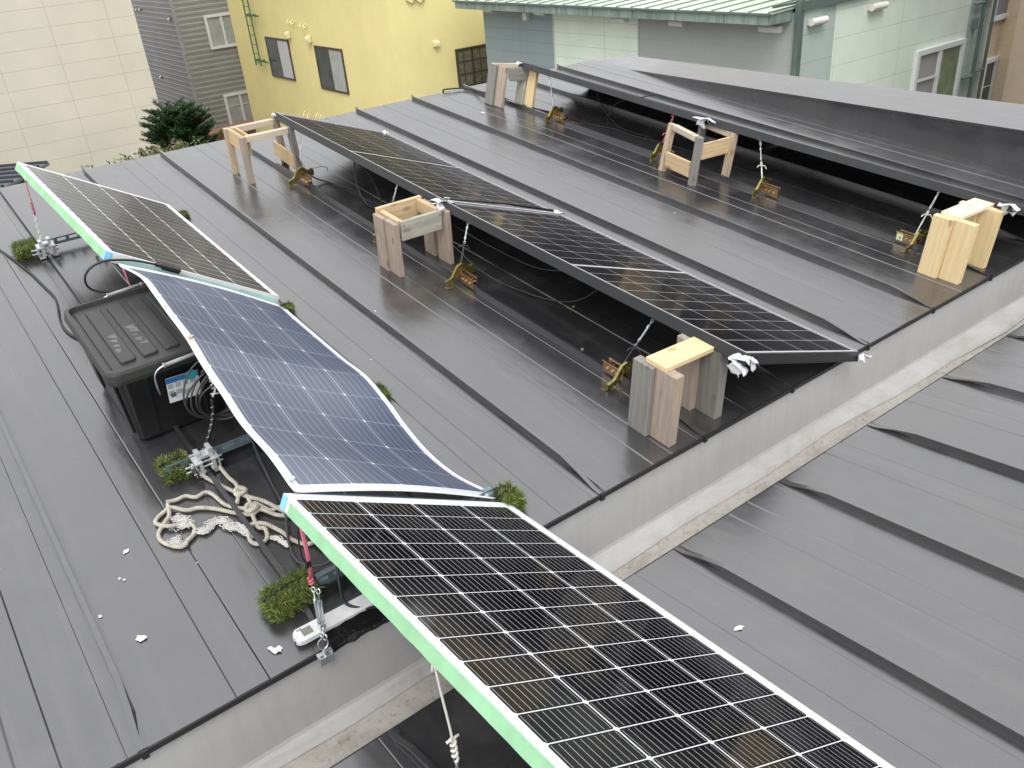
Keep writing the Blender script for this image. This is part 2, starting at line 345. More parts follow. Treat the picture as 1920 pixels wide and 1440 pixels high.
strip(lambda x:[(-.024+cr(x),zb(x)+.001),(-.06,zb(x)-.004),(-.16,zb(x)-.010),(-.24,zb(x)-.008),(-.33,zb(x)-.004)],5).build('sediment',M_sedi,st,Matrix.Identity(4))
strip(lambda x:[(-.315,-.05),(-.325,zb(x)-.03)],2).build('channel_side',M_zinc,st,Matrix.Identity(4))
# parapet along the right-hand verge: level cap over a falling roof
p=MB(); ys=[-6.5,-.3,.55,1.6,3.0,4.03]; ci=lambda y:.286+.0262*(y-.55); co=lambda y:.325+.0165*(y-.55)
vs=[];fs=[]
for y in ys: vs+= [(4.958,y,-.9 if y<0 else -.3),(4.958,y,ci(y)-.012),(4.952,y,ci(y)-.014),(4.952,y,ci(y)),(5.35,y,co(y)),(5.35,y,co(y)-.08),(5.34,y,-5.9)]
for i in range(len(ys)-1):
    for j in range(6): fs.append((i*7+j,i*7+j+1,(i+1)*7+j+1,(i+1)*7+j))
fs+=[tuple(range(7)),tuple(range((len(ys)-1)*7,len(ys)*7))]
p.add(vs,fs).build('parapet',M_roof,house,Matrix.Identity(4))
wl=MB(); wl.box(((XL+XR)/2,2.0,-3.3),(XR-XL-.1,3.95,5.7)); wl.box(((XL+XR)/2,-3.4,-3.4),(XR-XL-.1,6.0,5.5)); 
wl.build('wall',wallmat('house_wall_grey',(.35,.34,.32)),house,Matrix.Identity(4))
# ================================================================ framed panels
def panel(name,label,group,q,rows,mats,margins=(.12,.12,.12,.12),depth=.036,lip=.011,tapes=()):
    """q: hi-far, lo-far, hi-near, lo-near corners (slope A coords) of the top rim"""
    P00,P10,P01,P11=[Vector(p) for p in q]; O=P00.copy(); mw=atA(*O)
    P00,P10,P01,P11=[p-O for p in(P00,P10,P01,P11)]
    ex=(P10-P00).normalized(); ey=(P00-P01).normalized(); nz=ex.cross(ey).normalized()
    t=thing(name,label,'solar panel',mw,group)
    cen=(P00+P11)/2
    def ins(p,d): # move a corner inwards in plane
        return p+ex*(d if (p-cen).dot(ex)<0 else -d)+ey*(d if (p-cen).dot(ey)<0 else -d)
    fr=MB(); C=[P00,P10,P11,P01]
    for i in range(4):
        a,b=C[i],C[(i+1)%4]; ai,bi=ins(a,lip),ins(b,lip); dn=-nz*depth; ai2,bi2=ins(a,.003),ins(b,.003)
        fr.hexa([a-nz*.003,b-nz*.003,bi-nz*.003,ai-nz*.003,a,b,bi,ai])          # lip
        fr.hexa([a+dn,b+dn,bi2+dn,ai2+dn,a-nz*.0031,b-nz*.0031,bi2-nz*.0031,ai2-nz*.0031])  # web
        fr.hexa([a+dn-nz*.0015,b+dn-nz*.0015,ins(b,.024)+dn-nz*.0015,ins(a,.024)+dn-nz*.0015,a+dn,b+dn,ins(b,.024)+dn,ins(a,.024)+dn])
    fr.build('frame',mats[0],t,mw)
    m=MB(); n=12; I=[ins(p,lip-.001) for p in(P00,P10,P01,P11)]; z=-nz*.0022
    vs=[];fs=[];uv=[]
    ml,mr,mf,mn=margins
    for j in range(n+1):
        for i in range(n+1):
            s_,t_=i/n,j/n; vs.append((I[0]*(1-s_)+I[1]*s_)*(1-t_)+(I[2]*(1-s_)+I[3]*s_)*t_+z)
    U=lambda i:-ml+(4+ml+mr)*i/n; W_=lambda j:-mf+(rows+mf+mn)*j/n
    for j in range(n):
        for i in range(n):
            fs.append((j*(n+1)+i,(j+1)*(n+1)+i,(j+1)*(n+1)+i+1,j*(n+1)+i+1)); uv.append(((U(i),W_(j)),(U(i),W_(j+1)),(U(i+1),W_(j+1)),(U(i+1),W_(j))))
    m.add(vs,fs,uv); m.build('cell_sheet',mats[1],t,mw)
    b=MB(); b.add([x-nz*.0075 for x in I],[(0,1,3,2)]); b.build('back_sheet',M_under,t,mw)
    jb=MB(); c=(I[0]*.6+I[1]*.4)*.5+(I[2]*.6+I[3]*.4)*.5; jb.box(c-nz*.019,(.09,.12,.02),Matrix((ex,ey,nz)).transposed()); jb.build('junction_box',M_plasticd,t,mw)
    for kind,mt,s0,s1,d0,d1 in tapes: # on side 'hi' (along y) or 'near' (along x)
        if kind=='hi': a,b_=P00,P01; outn=-ex
        elif kind=='near': a,b_=P01,P11; outn=-ey
        elif kind=='far': a,b_=P00,P10; outn=ey
        A1=a+(b_-a)*s0; B1=a+(b_-a)*s1; o=outn*.0012; i_=outn*-.0006
        mm=MB(); nseg=max(2,int((B1-A1).length/.045)); rnd=random.Random(len(label)+int(s0*100))
        vs=[];fs=[]
        for k in range(nseg+1):
            q_=A1+(B1-A1)*(k/nseg); w1=rnd.uniform(-.0012,.0012); w2=rnd.uniform(-.0015,.0015); ow=outn*rnd.uniform(0,.0008)
            vs+=[q_+i_-nz*d0,q_+o+ow-nz*(d0+w1*.4),q_+o+ow-nz*(d1+w2),q_+i_-nz*d1]
        for k in range(nseg):
            for jj in range(3): fs.append((k*4+jj,k*4+jj+1,k*4+jj+5,k*4+jj+4))
        mm.add(vs,fs); ob=mm.build('masking_tape',mt,t,mw)
    return t,(P00,P10,P01,P11,nz,ex,ey,O)
G_pan='framed solar panels leaning on the charcoal roof'
fO=Vector((.4928,.1303,.3732)); fx=Vector((.872,-.068,-.485)); fy=Vector((-.0045,.989,-.147))
f00=fO-fx*.015+fy*.030; f10=fO+fx*(.672+.026)+fy*.034
pf,_=panel('solar_panel','largest silver framed black panel in the foreground, bridging the drain',G_pan,
   [f00,f10,f00-fy*1.463,f10-fy*1.463],18,(M_silver,M_mono),(.030,.10,.26,.30),
   tapes=[('hi',M_green,.028,.80,.007,.037),('hi',M_green,.8005,1,.006,.037),('far',M_blue,0,.012,.001,.037),('hi',M_blue,-.001,.016,.001,.037)])
pl,_=panel('solar_panel','silver framed grey-brown panel at the far left with green and mint tape',G_pan,
   [(.492,3.036,.411),(1.103,3.036,.045),(.527,1.722,.426),(1.121,1.722,.040)],18,(M_silver,M_monoL),(.09,.09,.10,.10),
   tapes=[('hi',M_green,0,.985,.004,.037),('near',M_blue,0,.03,.002,.036),('hi',M_blue,.984,1,.002,.036),('near',M_mint,.07,.42,.012,.036),('near',M_mint,.425,.74,.012,.037),('near',M_mint,.745,.985,.010,.037)])
pm1,mq1=panel('solar_panel','upper dark framed panel of the middle pair, reaching the far eave',G_pan,
   [(1.891,3.367,.298),(2.593,3.367,.037),(1.912,1.668,.284),(2.592,1.668,.037)],18,(M_blackfr,M_monoM),(.06,.06,.16,.16))
pm2,mq2=panel('solar_panel','lower dark framed panel of the middle pair, its end poking over the drain',G_pan,
   [(1.913,1.650,.280),(2.594,1.650,.037),(1.916,-.047,.300),(2.608,-.047,.036)],18,(M_blackfr,M_monoM),(.06,.06,.16,.16))
pr1,rq1=panel('solar_panel','upper dark framed panel of the right-hand pair, seen edge on from behind',G_pan,
   [(3.702,3.40,.290),(4.378,3.40,.037),(3.698,1.706,.288),(4.378,1.706,.037)],18,(M_blackfr,M_monoM),(.06,.06,.16,.16))
pr2,rq2=panel('solar_panel','lower dark framed panel of the right-hand pair, running out of the frame at right',G_pan,
   [(3.698,1.690,.288),(4.378,1.690,.037),(3.748,-.005,.290),(4.42,-.005,.037)],18,(M_blackfr,M_monoM),(.06,.06,.16,.16))
for t,q in((pm1,mq1),(pm2,mq2)): # bright rim line round the glass
    P00,P10,P01,P11,nz,ex,ey,O=q; mb=MB(); I=[p+ex*s*.0105+ey*r*.0105+nz*.0004 for p,s,r in((P00,1,-1),(P10,-1,-1),(P11,-1,1),(P01,1,1))]
    for i in range(4): mb.bar(I[i],I[(i+1)%4],.0022,.0014,nz)
    mb.build('rim_seal',M_silver,t,atA(*O))
# crumpled white tape on corners
def crumple(name,label,mw,size,seed,parent,n=7,flat=.5):
    rnd=random.Random(seed); mb=MB(); sx,sy,sz=size; vs=[];fs=[]
    for j in range(n):
        for i in range(n):
            u,v=i/(n-1)-.5,j/(n-1)-.5; fold=math.sin(u*9+seed)*.25+math.cos(v*8+seed*2)*.2
            vs.append((u*sx*(1+.25*math.sin(v*7+seed))+rnd.uniform(-.025,.025)*sx, v*sy*(1+.3*math.cos(u*6+seed))+rnd.uniform(-.025,.025)*sy,(fold*flat+rnd.uniform(-.09,.09)-abs(u)*.9-abs(v)*.3)*sz))
    for j in range(n-1):
        for i in range(n-1):
            a=j*n+i; fs.append((a,a+1,a+n+1,a+n))
    o=mb.add(vs,fs).build(name,M_wtape,parent,mw,smooth=True); s=o.modifiers.new('t','SOLIDIFY'); s.thickness=.0012
    return o
def wt(parent,x,y,h,size,seed,rot=(0,0,0)): 
    mw=atA(x,y,h)@Matrix.Rotation(rot[2],4,'Z')@Matrix.Rotation(rot[0],4,'X')@Matrix.Rotation(rot[1],4,'Y'); crumple('white_tape',None,mw,size,seed,parent)
wt(pm2,1.925,-.035,.292,(.062,.062,.038),4,(0,.5,.2)); wt(pm2,2.605,-.045,.03,(.05,.035,.05),9,(-1.1,.3,0))
wt(pm2,1.905,-.035,.262,(.05,.06,.05),14,(.5,1.2,.1)); wt(pm2,1.95,-.052,.262,(.025,.05,.02),15,(1.2,.2,.4))
wt(pm1,1.925,1.665,.288,(.10,.075,.055),5,(0,.45,.3)); wt(pm1,1.915,1.655,.262,(.035,.05,.06),21,(.3,1.2,.1)); wt(pm1,1.893,3.366,.292,(.035,.035,.03),7,(0,.4,.5)); wt(pm1,2.592,3.362,.045,(.05,.03,.02),8,(0,.2,0))
wt(pr1,3.705,3.39,.292,(.05,.05,.055),11,(0,.4,0)); wt(pr1,3.694,1.70,.284,(.055,.12,.035),16,(0,.75,.15)); wt(pr1,3.688,1.73,.262,(.05,.05,.03),17,(.3,1.3,.1)); wt(pr2,3.735,.05,.286,(.06,.07,.05),13,(0,.8,.2))
wt(pm2,2.585,1.66,.052,(.06,.05,.02),18,(0,.3,.2))
# the black cable and silver strip taped over the joint of the middle pair
j=MB(); a=Vector((1.955,1.655,.278)); b=Vector((2.555,1.658,.062)); j.tube([a,(a+b)/2+V(0,.004,.006),b],.0055,8)
o=j.build('joint_cable',M_cable,None,atA(0,0,0),smooth=True); tag(o,'black cable laid over the joint between the two middle panels','cable')
j=MB(); j.bar((1.935,1.672,.284),(2.575,1.671,.048),.008,.002,(.3,0,.95)); j.bar((1.93,1.638,.281),(2.58,1.640,.0465),.009,.002,(.3,0,.95))
o=j.build('joint_strip',M_silver,None,atA(0,0,0)); tag(o,'pair of silver strips covering the joint between the middle panels','strip')
# ================================================================ flexible sheet
Rr=[(1.079,.189,.03),(1.051,.326,.02),(1.046,.479,.015),(1.06,.645,.02),(1.079,.804,.035),(1.087,.957,.05),(1.087,1.129,.04),(1.091,1.341,.03),(1.089,1.526,.03),(1.09,1.655,.03)]
Ll=[(.527,.189,.357),(.532,.326,.363),(.527,.479,.370),(.539,.645,.373),(.546,.804,.388),(.557,.957,.405),(.564,1.129,.406),(.581,1.341,.388),(.590,1.51,.378),(.563,1.645,.377)]
R2=catmull(Rr,8); L2=catmull(Ll,8)
t=thing('flexible_panel','wavy frameless blue solar sheet with white edges, sagging over the black storage box','solar panel',atA(.55,.2,.0))
nu=24; nv=len(R2); pts=[]
def sheet(i,j,dz=0):
    s=i/nu; L,R=L2[j],R2[j]; p=L*(1-s)+R*s; q=j/(nv-1)
    p=p+V(0,0,.018*math.sin(math.pi*s)*math.cos(q*5.2+.4)+dz); return p-V(.55,.2,0)
ext0=1.0
mb=MB(); vs=[];fs=[];uvs=[]
ee=.045
cols=[-1]+list(range(nu+1))+[nu+1]
def P_(ci,rj,dz=0):
    i=min(max(ci,0),nu); j=min(max(rj,0),nv-1); p=sheet(i,j,dz)
    L,R=L2[j],R2[j]; acr=(R-L).normalized()
    if ci<0: p=p-acr*.024
    if ci>nu: p=p+acr*.022
    if rj<0: p=p+V(0,-.030,.001)
    if rj>nv-1: p=p+V(0,.022,0)
    return p
rows_=[-1]+list(range(nv))+[nv]
for rj in rows_:
    for ci in cols: vs.append(P_(ci,rj))
nc=len(cols)
def uvc(ci): return 4*ci/nu if 0<=ci<=nu else (-.15 if ci<0 else 4.15)
def uvr(rj): return 9*rj/(nv-1) if 0<=rj<=nv-1 else (-.15 if rj<0 else 9.15)
for j_ in range(len(rows_)-1):
    for i_ in range(nc-1):
        fs.append((j_*nc+i_,j_*nc+i_+1,(j_+1)*nc+i_+1,(j_+1)*nc+i_))
        uvs.append(((uvc(cols[i_]),uvr(rows_[j_])),(uvc(cols[i_+1]),uvr(rows_[j_])),(uvc(cols[i_+1]),uvr(rows_[j_+1])),(uvc(cols[i_]),uvr(rows_[j_+1]))))
mb.add(vs,fs,uvs); o=mb.build('cell_sheet',M_flex,t,WORLD[t.name],smooth=True)
mb=MB(); vs=[];fs=[]
for rj in rows_:
    for ci in cols: vs.append(P_(ci,rj,-.0035))
for j_ in range(len(rows_)-1):
    for i_ in range(nc-1): fs.append((j_*nc+i_,(j_+1)*nc+i_,(j_+1)*nc+i_+1,j_*nc+i_+1))
mb.add(vs,fs); mb.build('back_sheet',M_fwhite,t,WORLD[t.name],smooth=True)
mb=MB(); ring=[P_(-1,r,-.0017) for r in rows_]+[P_(c,nv,-.0017) for c in cols[1:]]+[P_(nu+1,r,-.0017) for r in rows_[::-1][1:]]+[P_(c,-1,-.0017) for c in cols[::-1][1:]]
mb.tube(ring,.003,6,False); mb.build('edge_strip',M_fwhite,t,WORLD[t.name],smooth=True)
for ci,rj in((0,0),(0,39)):
    p=P_(-1,rj)+V(.012,.010 if rj==0 else 0,.002); m_=MB(); m_.cyl(p,p+V(0,0,.006),.0075,14); m_.build('eyelet_bolt',M_bolt if rj else M_zp,t,WORLD[t.name])
# ================================================================ wooden props
def board(parent,a,b,wdir,wd,th,mat_,name='board',bev=.0018):
    """plank from a to b (slope A coords), width along wdir"""
    a=Vector(a); b=Vector(b); x=(b-a); L=x.length; x.normalize(); y=Vector(wdir); y=(y-x*y.dot(x)).normalized(); z=x.cross(y)
    mw=MA@Matrix.Translation((a+b)/2)@Matrix((x,y,z)).transposed().to_4x4()
    m_=MB(); m_.box((0,0,0),(L,wd,th)); return m_.build(name,mat_,parent,mw,bevel=bev)
G_prop='wooden props under the panel edges'
def nails(parent,pts,nrm=(0,-1,0)):
    for p in pts:
        m_=MB(); p=Vector(p); m_.cyl(p,p+Vector(nrm)*.0012,.0032,8); m_.build('screw_head',M_wire,parent,MA)
# prop 1 : open table frame, far end of the middle pair
t=thing('wooden_prop','open framed prop of thin battens under the far corner of the middle panels','stand',atA(1.73,3.27,0),G_prop)
sq=.034
board(t,(1.600,3.372,0),(1.597,3.372,.262),(1,0,0),sq,sq,M_w_tan,'leg'); board(t,(1.606,3.166,0),(1.602,3.166,.262),(1,0,0),sq,sq,M_w_pink,'leg')
board(t,(1.905,3.372,0),(1.888,3.372,.262),(1,0,0),sq,sq,M_w_pink,'leg'); board(t,(1.905,3.172,0),(1.884,3.172,.262),(1,0,0),sq,sq,M_w_grey,'leg')
board(t,(1.620,3.372,.246),(1.870,3.372,.246),(0,0,1),.032,.032,M_w_pale,'rail'); board(t,(1.620,3.168,.245),(1.866,3.168,.245),(0,0,1),.032,.032,M_w_pale,'rail')
board(t,(1.603,3.355,.222),(1.603,3.185,.222),(0,0,1),.085,.016,M_w_mid,'crossboard'); board(t,(1.645,3.36,.20),(1.645,3.19,.20),(0,0,1),.12,.012,M_w_mid,'crossboard')
board(t,(1.880,3.43,.078),(1.880,3.17,.060),(0,0,1),.085,.016,M_w_mid,'crossboard')
# prop 2 : four-board collar on two double-plank legs, between the middle panels
t=thing('wooden_prop','boxy prop with an open square top of boards at the middle panels joint','stand',atA(1.77,1.7,0),G_prop)
board(t,(1.646,1.747,0),(1.640,1.747,.252),(0,1,0),.083,.022,M_w_pink,'plank'); board(t,(1.654,1.660,0),(1.648,1.660,.250),(0,1,0),.088,.022,M_w_pink,'plank')
board(t,(1.892,1.745,0),(1.886,1.745,.254),(0,1,0),.083,.022,M_w_pink,'plank'); board(t,(1.898,1.632,0),(1.892,1.632,.256),(0,1,0),.098,.022,M_w_pink,'plank')
board(t,(1.670,1.622,.213),(1.876,1.622,.213),(0,0,1),.088,.019,M_w_lime,'crossboard'); board(t,(1.652,1.795,.222),(1.884,1.795,.222),(0,0,1),.094,.019,M_w_mid,'crossboard')
board(t,(1.672,1.784,.232),(1.674,1.632,.232),(0,0,1),.050,.024,M_w_mid,'crossboard'); board(t,(1.862,1.784,.235),(1.862,1.632,.235),(0,0,1),.060,.022,M_w_mid,'crossboard')
nails(t,[(1.682,1.6125,.236),(1.866,1.6125,.238)])
# prop 3 : plank table near the drain
t=thing('wooden_prop','weathered grey plank prop with a yellow shelf board, nearest the drain in the middle row','stand',atA(1.82,.12,0),G_prop)
board(t,(1.682,.158,0),(1.686,.158,.262),(0,1,0),.084,.034,M_w_grey,'plank'); board(t,(1.700,.072,0),(1.704,.072,.262),(0,1,0),.086,.036,M_w_pink,'plank')
board(t,(1.902,.168,0),(1.898,.168,.262),(0,1,0),.084,.034,M_w_pink,'plank'); board(t,(1.930,.082,0),(1.926,.082,.262),(0,1,0),.086,.036,M_w_grey,'plank')
board(t,(1.686,.118,.271),(1.938,.118,.261),(0,1,0),.088,.017,M_w_new,'shelf')
m_=MB(); p=V(1.948,.058,.085); m_.tube([p+V(-.002,math.cos(a)*.010,math.sin(a)*.010) for a in [k*math.pi/6 for k in range(13)]],.003,6,False); m_.build('knot_ring',M_w_tan,t,MA)
# prop 4 : far prop of the right pair
t=thing('wooden_prop','squat prop of grey and pale boards under the far corner of the right-hand panels','stand',atA(3.63,3.43,0),G_prop)
board(t,(3.538,3.545,0),(3.590,3.545,.262),(0,1,0),.088,.022,M_w_grey,'plank'); board(t,(3.552,3.452,0),(3.604,3.452,.262),(0,1,0),.088,.022,M_w_pink,'plank')
board(t,(3.690,3.395,0),(3.742,3.395,.250),(0,1,0),.085,.022,M_w_lime,'plank'); board(t,(3.700,3.302,0),(3.752,3.302,.250),(0,1,0),.085,.022,M_w_new,'plank')
board(t,(3.612,3.400,.216),(3.736,3.345,.216),(0,0,1),.085,.018,M_w_grey,'crossboard'); board(t,(3.600,3.585,.246),(3.752,3.44,.246),(0,0,1),.03,.020,M_w_pale,'crossboard')
# prop 5 : batten frame in the middle of the right pair
t=thing('wooden_prop','open stool-like prop of square battens at the joint of the right-hand panels','stand',atA(3.57,1.67,0),G_prop)
L=[((3.500,1.828,0),(3.536,1.812,.262)),((3.456,1.562,0),(3.476,1.556,.262)),((3.690,1.752,0),(3.752,1.776,.236)),((3.676,1.520,0),(3.700,1.512,.250))]
for (a,b),m__ in zip(L,(M_w_tan,M_w_grey,M_w_grey,M_w_tan)): board(t,a,b,(1,-.3,0),sq,sq,m__,'leg')
board(t,(3.534,1.792,.248),(3.478,1.578,.248),(0,0,1),.030,.030,M_w_pale,'rail'); board(t,(3.742,1.755,.232),(3.702,1.535,.236),(0,0,1),.030,.030,M_w_pale,'rail')
board(t,(3.492,1.556,.178),(3.682,1.522,.186),(0,0,1),.085,.016,M_w_mid,'crossboard'); board(t,(3.496,1.800,.075),(3.462,1.590,.078),(0,0,1),.085,.016,M_w_mid,'crossboard')
# prop 6 : fresh yellow timber prop, right edge
t=thing('wooden_prop','bright yellow new timber prop at the right edge beside the drain','stand',atA(3.58,.13,0),G_prop)
board(t,(3.446,.176,0),(3.452,.176,.266),(0,1,0),.086,.032,M_w_new,'plank'); board(t,(3.464,.088,0),(3.470,.088,.266),(0,1,0),.088,.034,M_w_new,'plank')
board(t,(3.668,.186,0),(3.676,.186,.262),(0,1,0),.086,.032,M_w_new,'plank'); board(t,(3.690,.098,0),(3.696,.098,.262),(0,1,0),.088,.034,M_w_new,'plank')
board(t,(3.462,.158,.272),(3.742,.158,.262),(0,1,0),.088,.016,wood('light_shelf_timber',(.66,.54,.36),(.78,.68,.52),0),'shelf')
# ================================================================ gold seam brackets
def bracket(x,y,label,stk=None,flip=1,sc=1.0):
    t=thing('seam_bracket',label,'bracket',atA(x,y,0),'gold seam brackets gripping the roof seams')
    mw=WORLD[t.name]@Matrix.Scale(flip,4,(0,1,0))@Matrix.Scale(sc,4); 
    top=[(-.085,.030),(-.060,.036),(-.048,.046),(-.036,.066),(-.022,.084),(0,.090),(.020,.084),(.030,.070),(.040,.066),(.062,.072),(.072,.058)]
    bot=[(.072,.030),(.045,.030),(.025,.034),(.004,.040),(-.018,.036),(-.032,.020),(-.044,.008),(-.058,.005),(-.085,.003)]
    poly=top+bot
    m_=MB(); m_.prism(poly,lambda u,v:V(u,.002,v),lambda u,v:V(u,.006,v))
    # rolled upper rim and folded foot give the strap its depth
    for i in range(len(top)-1):
        a,b=top[i],top[i+1]; m_.hexa([V(a[0],.004,a[1]-.004),V(b[0],.004,b[1]-.004),V(b[0],.014,b[1]-.004),V(a[0],.014,a[1]-.004),V(a[0],.004,a[1]),V(b[0],.004,b[1]),V(b[0],.014,b[1]),V(a[0],.014,a[1])])
    m_.box((-.078,-.008,.003),(.030,.022,.003)); m_.box((.062,.030,.045),(.024,.05,.003))
    m_.build('strap',M_gold,t,mw,bevel=.0008,seg=1)
    for s,yy,nm in((-1,-.052,'clamp_plate'),(1,-.046,'clamp_plate')):
        m_=MB(); m_.box((s*.0115,yy,.030),(.0035,.088,.046)); m_.box((s*.0145,yy,.0545),(.0095,.088,.003)); m_.box((s*.0115,yy+.052,.04),(.0035,.018,.05))
        m_.build(nm,M_copper,t,mw,bevel=.0008,seg=1)
    for yy in(-.022,-.045,-.072):
        m_=MB(); m_.cyl((-.020,yy,.030),(.020,yy,.030),.0034,8); m_.tube([(-.0175,yy,.030),(-.0132,yy,.030)],.0066,6); m_.build('bolt',M_bolt,t,mw)
    if stk: 
        m_=MB(); m_.box((-.0137,-.075,.032),(.0012,.030,.034)); m_.build('sticker',stk,t,mw)
    return t
M_stk=simple('bright_bracket_label',(.55,.75,.25),.5,c2=(.75,.8,.7),scale=60)
bracket(1.833,2.975,'gold bracket beside the open framed prop of the middle row')
bracket(1.833,1.405,'gold bracket standing clear in front of the dark gap, right of the boxy prop')
bracket(1.833,2.03,'gold bracket mostly hidden behind the boxy prop').scale=(1,1,1)
bracket(1.833,.395,'gold bracket half hidden behind the weathered grey plank prop',flip=-1)
bracket(3.653,2.955,'gold bracket nearest the squat grey prop of the far right row')
bracket(3.653,1.985,'gold bracket peeping out left of the stool-like batten prop')
bracket(3.653,1.235,'gold bracket with white cord between the stool-like prop and the yellow prop')
bracket(3.653,.365,'gold bracket with a green label beside the bright yellow prop',stk=M_stk,flip=-1)
# ================================================================ tension ties
def helix(a,b,r,turns,n=12,ph=0):
    a=Vector(a); b=Vector(b); ax=(b-a).normalized(); u=ax.orthogonal().normalized(); v=ax.cross(u); N=max(6,int(turns*n))
    return [a+(b-a)*(k/N)+u*(r*math.cos(ph+2*math.pi*turns*k/N))+v*(r*math.sin(ph+2*math.pi*turns*k/N)) for k in range(N+1)]
def turnbuckle(t,a,b,r=.0028):
    a=Vector(a); b=Vector(b); L=(b-a); ax=L.normalized(); u=ax.orthogonal().normalized()*.0065; m_=MB()
    p=a+L*.22; q=a+L*.78
    for s in(1,-1): m_.tube([p-ax*.0+u*s*.2,p+L*.06+u*s,q-L*.06+u*s,q+u*s*.2],r*.8,6)
    m_.cyl(p-ax*.004,p+ax*.008,.0055,8); m_.cyl(q-ax*.008,q+ax*.004,.0055,8)
    m_.cyl(a+ax*.004,p+L*.14,.0022,6); m_.cyl(q-L*.14,b-ax*.004,.0022,6)
    for c in(a,b):
        v=ax.cross(u).normalized()*.0045; w=ax*.0065
        m_.tube([c+v*math.cos(k*math.pi/5)+w*math.sin(k*math.pi/5) for k in range(11)],.0014,5,False)
    m_.build('turnbuckle',M_zp,t,MA,smooth=False)
def tie(label,P0,P1,f0=.35,f1=.78,wire=None,top=None,tail=True,group='turnbuckle ties holding the panel edges down'):
    P0=Vector(P0); P1=Vector(P1); D=P1-P0; t=thing('turnbuckle_tie',label,'tie',atA(*P0),group)
    wire=wire or M_wire; r=.0016 if wire is M_wire else .0026
    m_=MB(); 
    for s in(-1,1): m_.tube([P0+V(s*.006,s*.004,0),P0+D*(f0*.5)+V(s*.003,0,0),P0+D*f0],r,6)
    m_.tube(helix(P0+D*(f0-.05),P0+D*(f0+.02),.004,3),r,6)
    if tail: 
        k=P0+D*(f0-.06); m_.tube([k,k+V(.006,-.016,.004),k+V(.010,-.026,-.012)],r,6); m_.tube([k,k+V(-.012,.006,.004),k+V(-.022,.010,-.006)],r,6)
    m_.build('lower_wire',wire,t,MA)
    turnbuckle(t,P0+D*f0,P0+D*f1)
    m_=MB(); m_.tube(helix(P0+D*f1,P1,.0025,3.5),r*.9,6); m_.tube([P0+D*(f1+.1),P0+D*(f1+.12)+V(-.010,.010,-.004)],r*.8,5); m_.build('upper_wire',top or wire,t,MA)
    return t
tie('long twisted wire tie by the open framed prop, hung from the far middle panel',(1.835,3.0,.06),(1.905,3.07,.262),.25,.62,top=M_zp)
tie('short silver turnbuckle visible just above the boxy prop',(1.845,2.05,.08),(1.93,2.06,.262),.45,.85,top=M_zp,tail=False)
tie('turnbuckle with dark wire hanging over the lone gold bracket in the middle row',(1.835,1.42,.08),(1.93,1.475,.262),.45,.85)
tb=tie('turnbuckle with a white plate above the weathered grey prop',(1.835,.40,.08),(1.925,.345,.272),.35,.85)
m_=MB(); m_.box((1.912,.335,.268),(.006,.05,.014)); m_.build('white_plate',M_white,tb,MA,bevel=.002)
tie('thin silver tie over the far right-hand bracket',(3.653,2.97,.06),(3.715,3.10,.262),.42,.8,wire=M_zp,tail=False)
tie('red tipped tie rising behind the stool-like prop',(3.655,2.0,.04),(3.70,1.95,.262),.5,.8,wire=M_pink)
tie('tie with knotted white cord below it between the two right-hand props',(3.653,1.25,.05),(3.71,1.35,.262),.45,.85,wire=M_cordw)
tb=tie('white corded tie with a white plate left of the bright yellow prop',(3.655,.38,.05),(3.745,.36,.270),.5,.88,wire=M_cordw)
m_=MB(); m_.box((3.738,.352,.272),(.006,.052,.014)); m_.build('white_plate',M_white,tb,MA,bevel=.002)
# ================================================================ slotted rails with turf sleeves
def rail(label,x0,x1,y,h=.028,wd=.030,tilt=None):
    t=thing('slotted_rail',label,'rail',atA(x0,y,0),'slotted steel rails lying under the panels')
    a=V(x0,y,h); b=V(x1,y,h) if tilt is None else V(*tilt); m_=MB(); L=(b-a); ax=L.normalized(); n=int(L.length/.052)
    up=V(0,0,1); up=(up-ax*up.dot(ax)).normalized(); sd=ax.cross(up)
    # angle section: a web with real slots (built as ladder of solids) and a bottom flange
    top=[]; hgt=.032
    m_.bar(a+up*(hgt-.003),b+up*(hgt-.003),.0025,.007,up); m_.bar(a+up*.006,b+up*.006,.0025,.012,up)
    for k in range(n+1):
        c=a+L*((k+.0)/n); m_.bar(c-ax*.008+up*.0195,c+ax*.008+up*.0195,.0025,.016,up)
    m_.bar(a-sd*(wd/2),b-sd*(wd/2),wd,.0025,up)
    m_.bar(a+sd*.0-up*-.0005,b+up*.0005,.004,.003,up)
    m_.build('angle',M_rail,t,MA)
    return t
rail('slotted rail running from the far left clamp under the left panel',.47,1.06,2.925,.030)
rail('slotted rail between the turf sleeve and clamp under the blue sheet',.36,1.03,.868,.030,.045)
rail('slotted rail under the raised end of the foreground panel',.50,1.10,.165,.030,.045)
rail('tilted slotted rail under the near side of the left panel',.545,0,1.748,.348,tilt=(1.07,1.742,.004))
rail('tilted slotted rail under the bottom edge of the blue sheet',.50,0,.172,.325,tilt=(1.01,.160,.020))
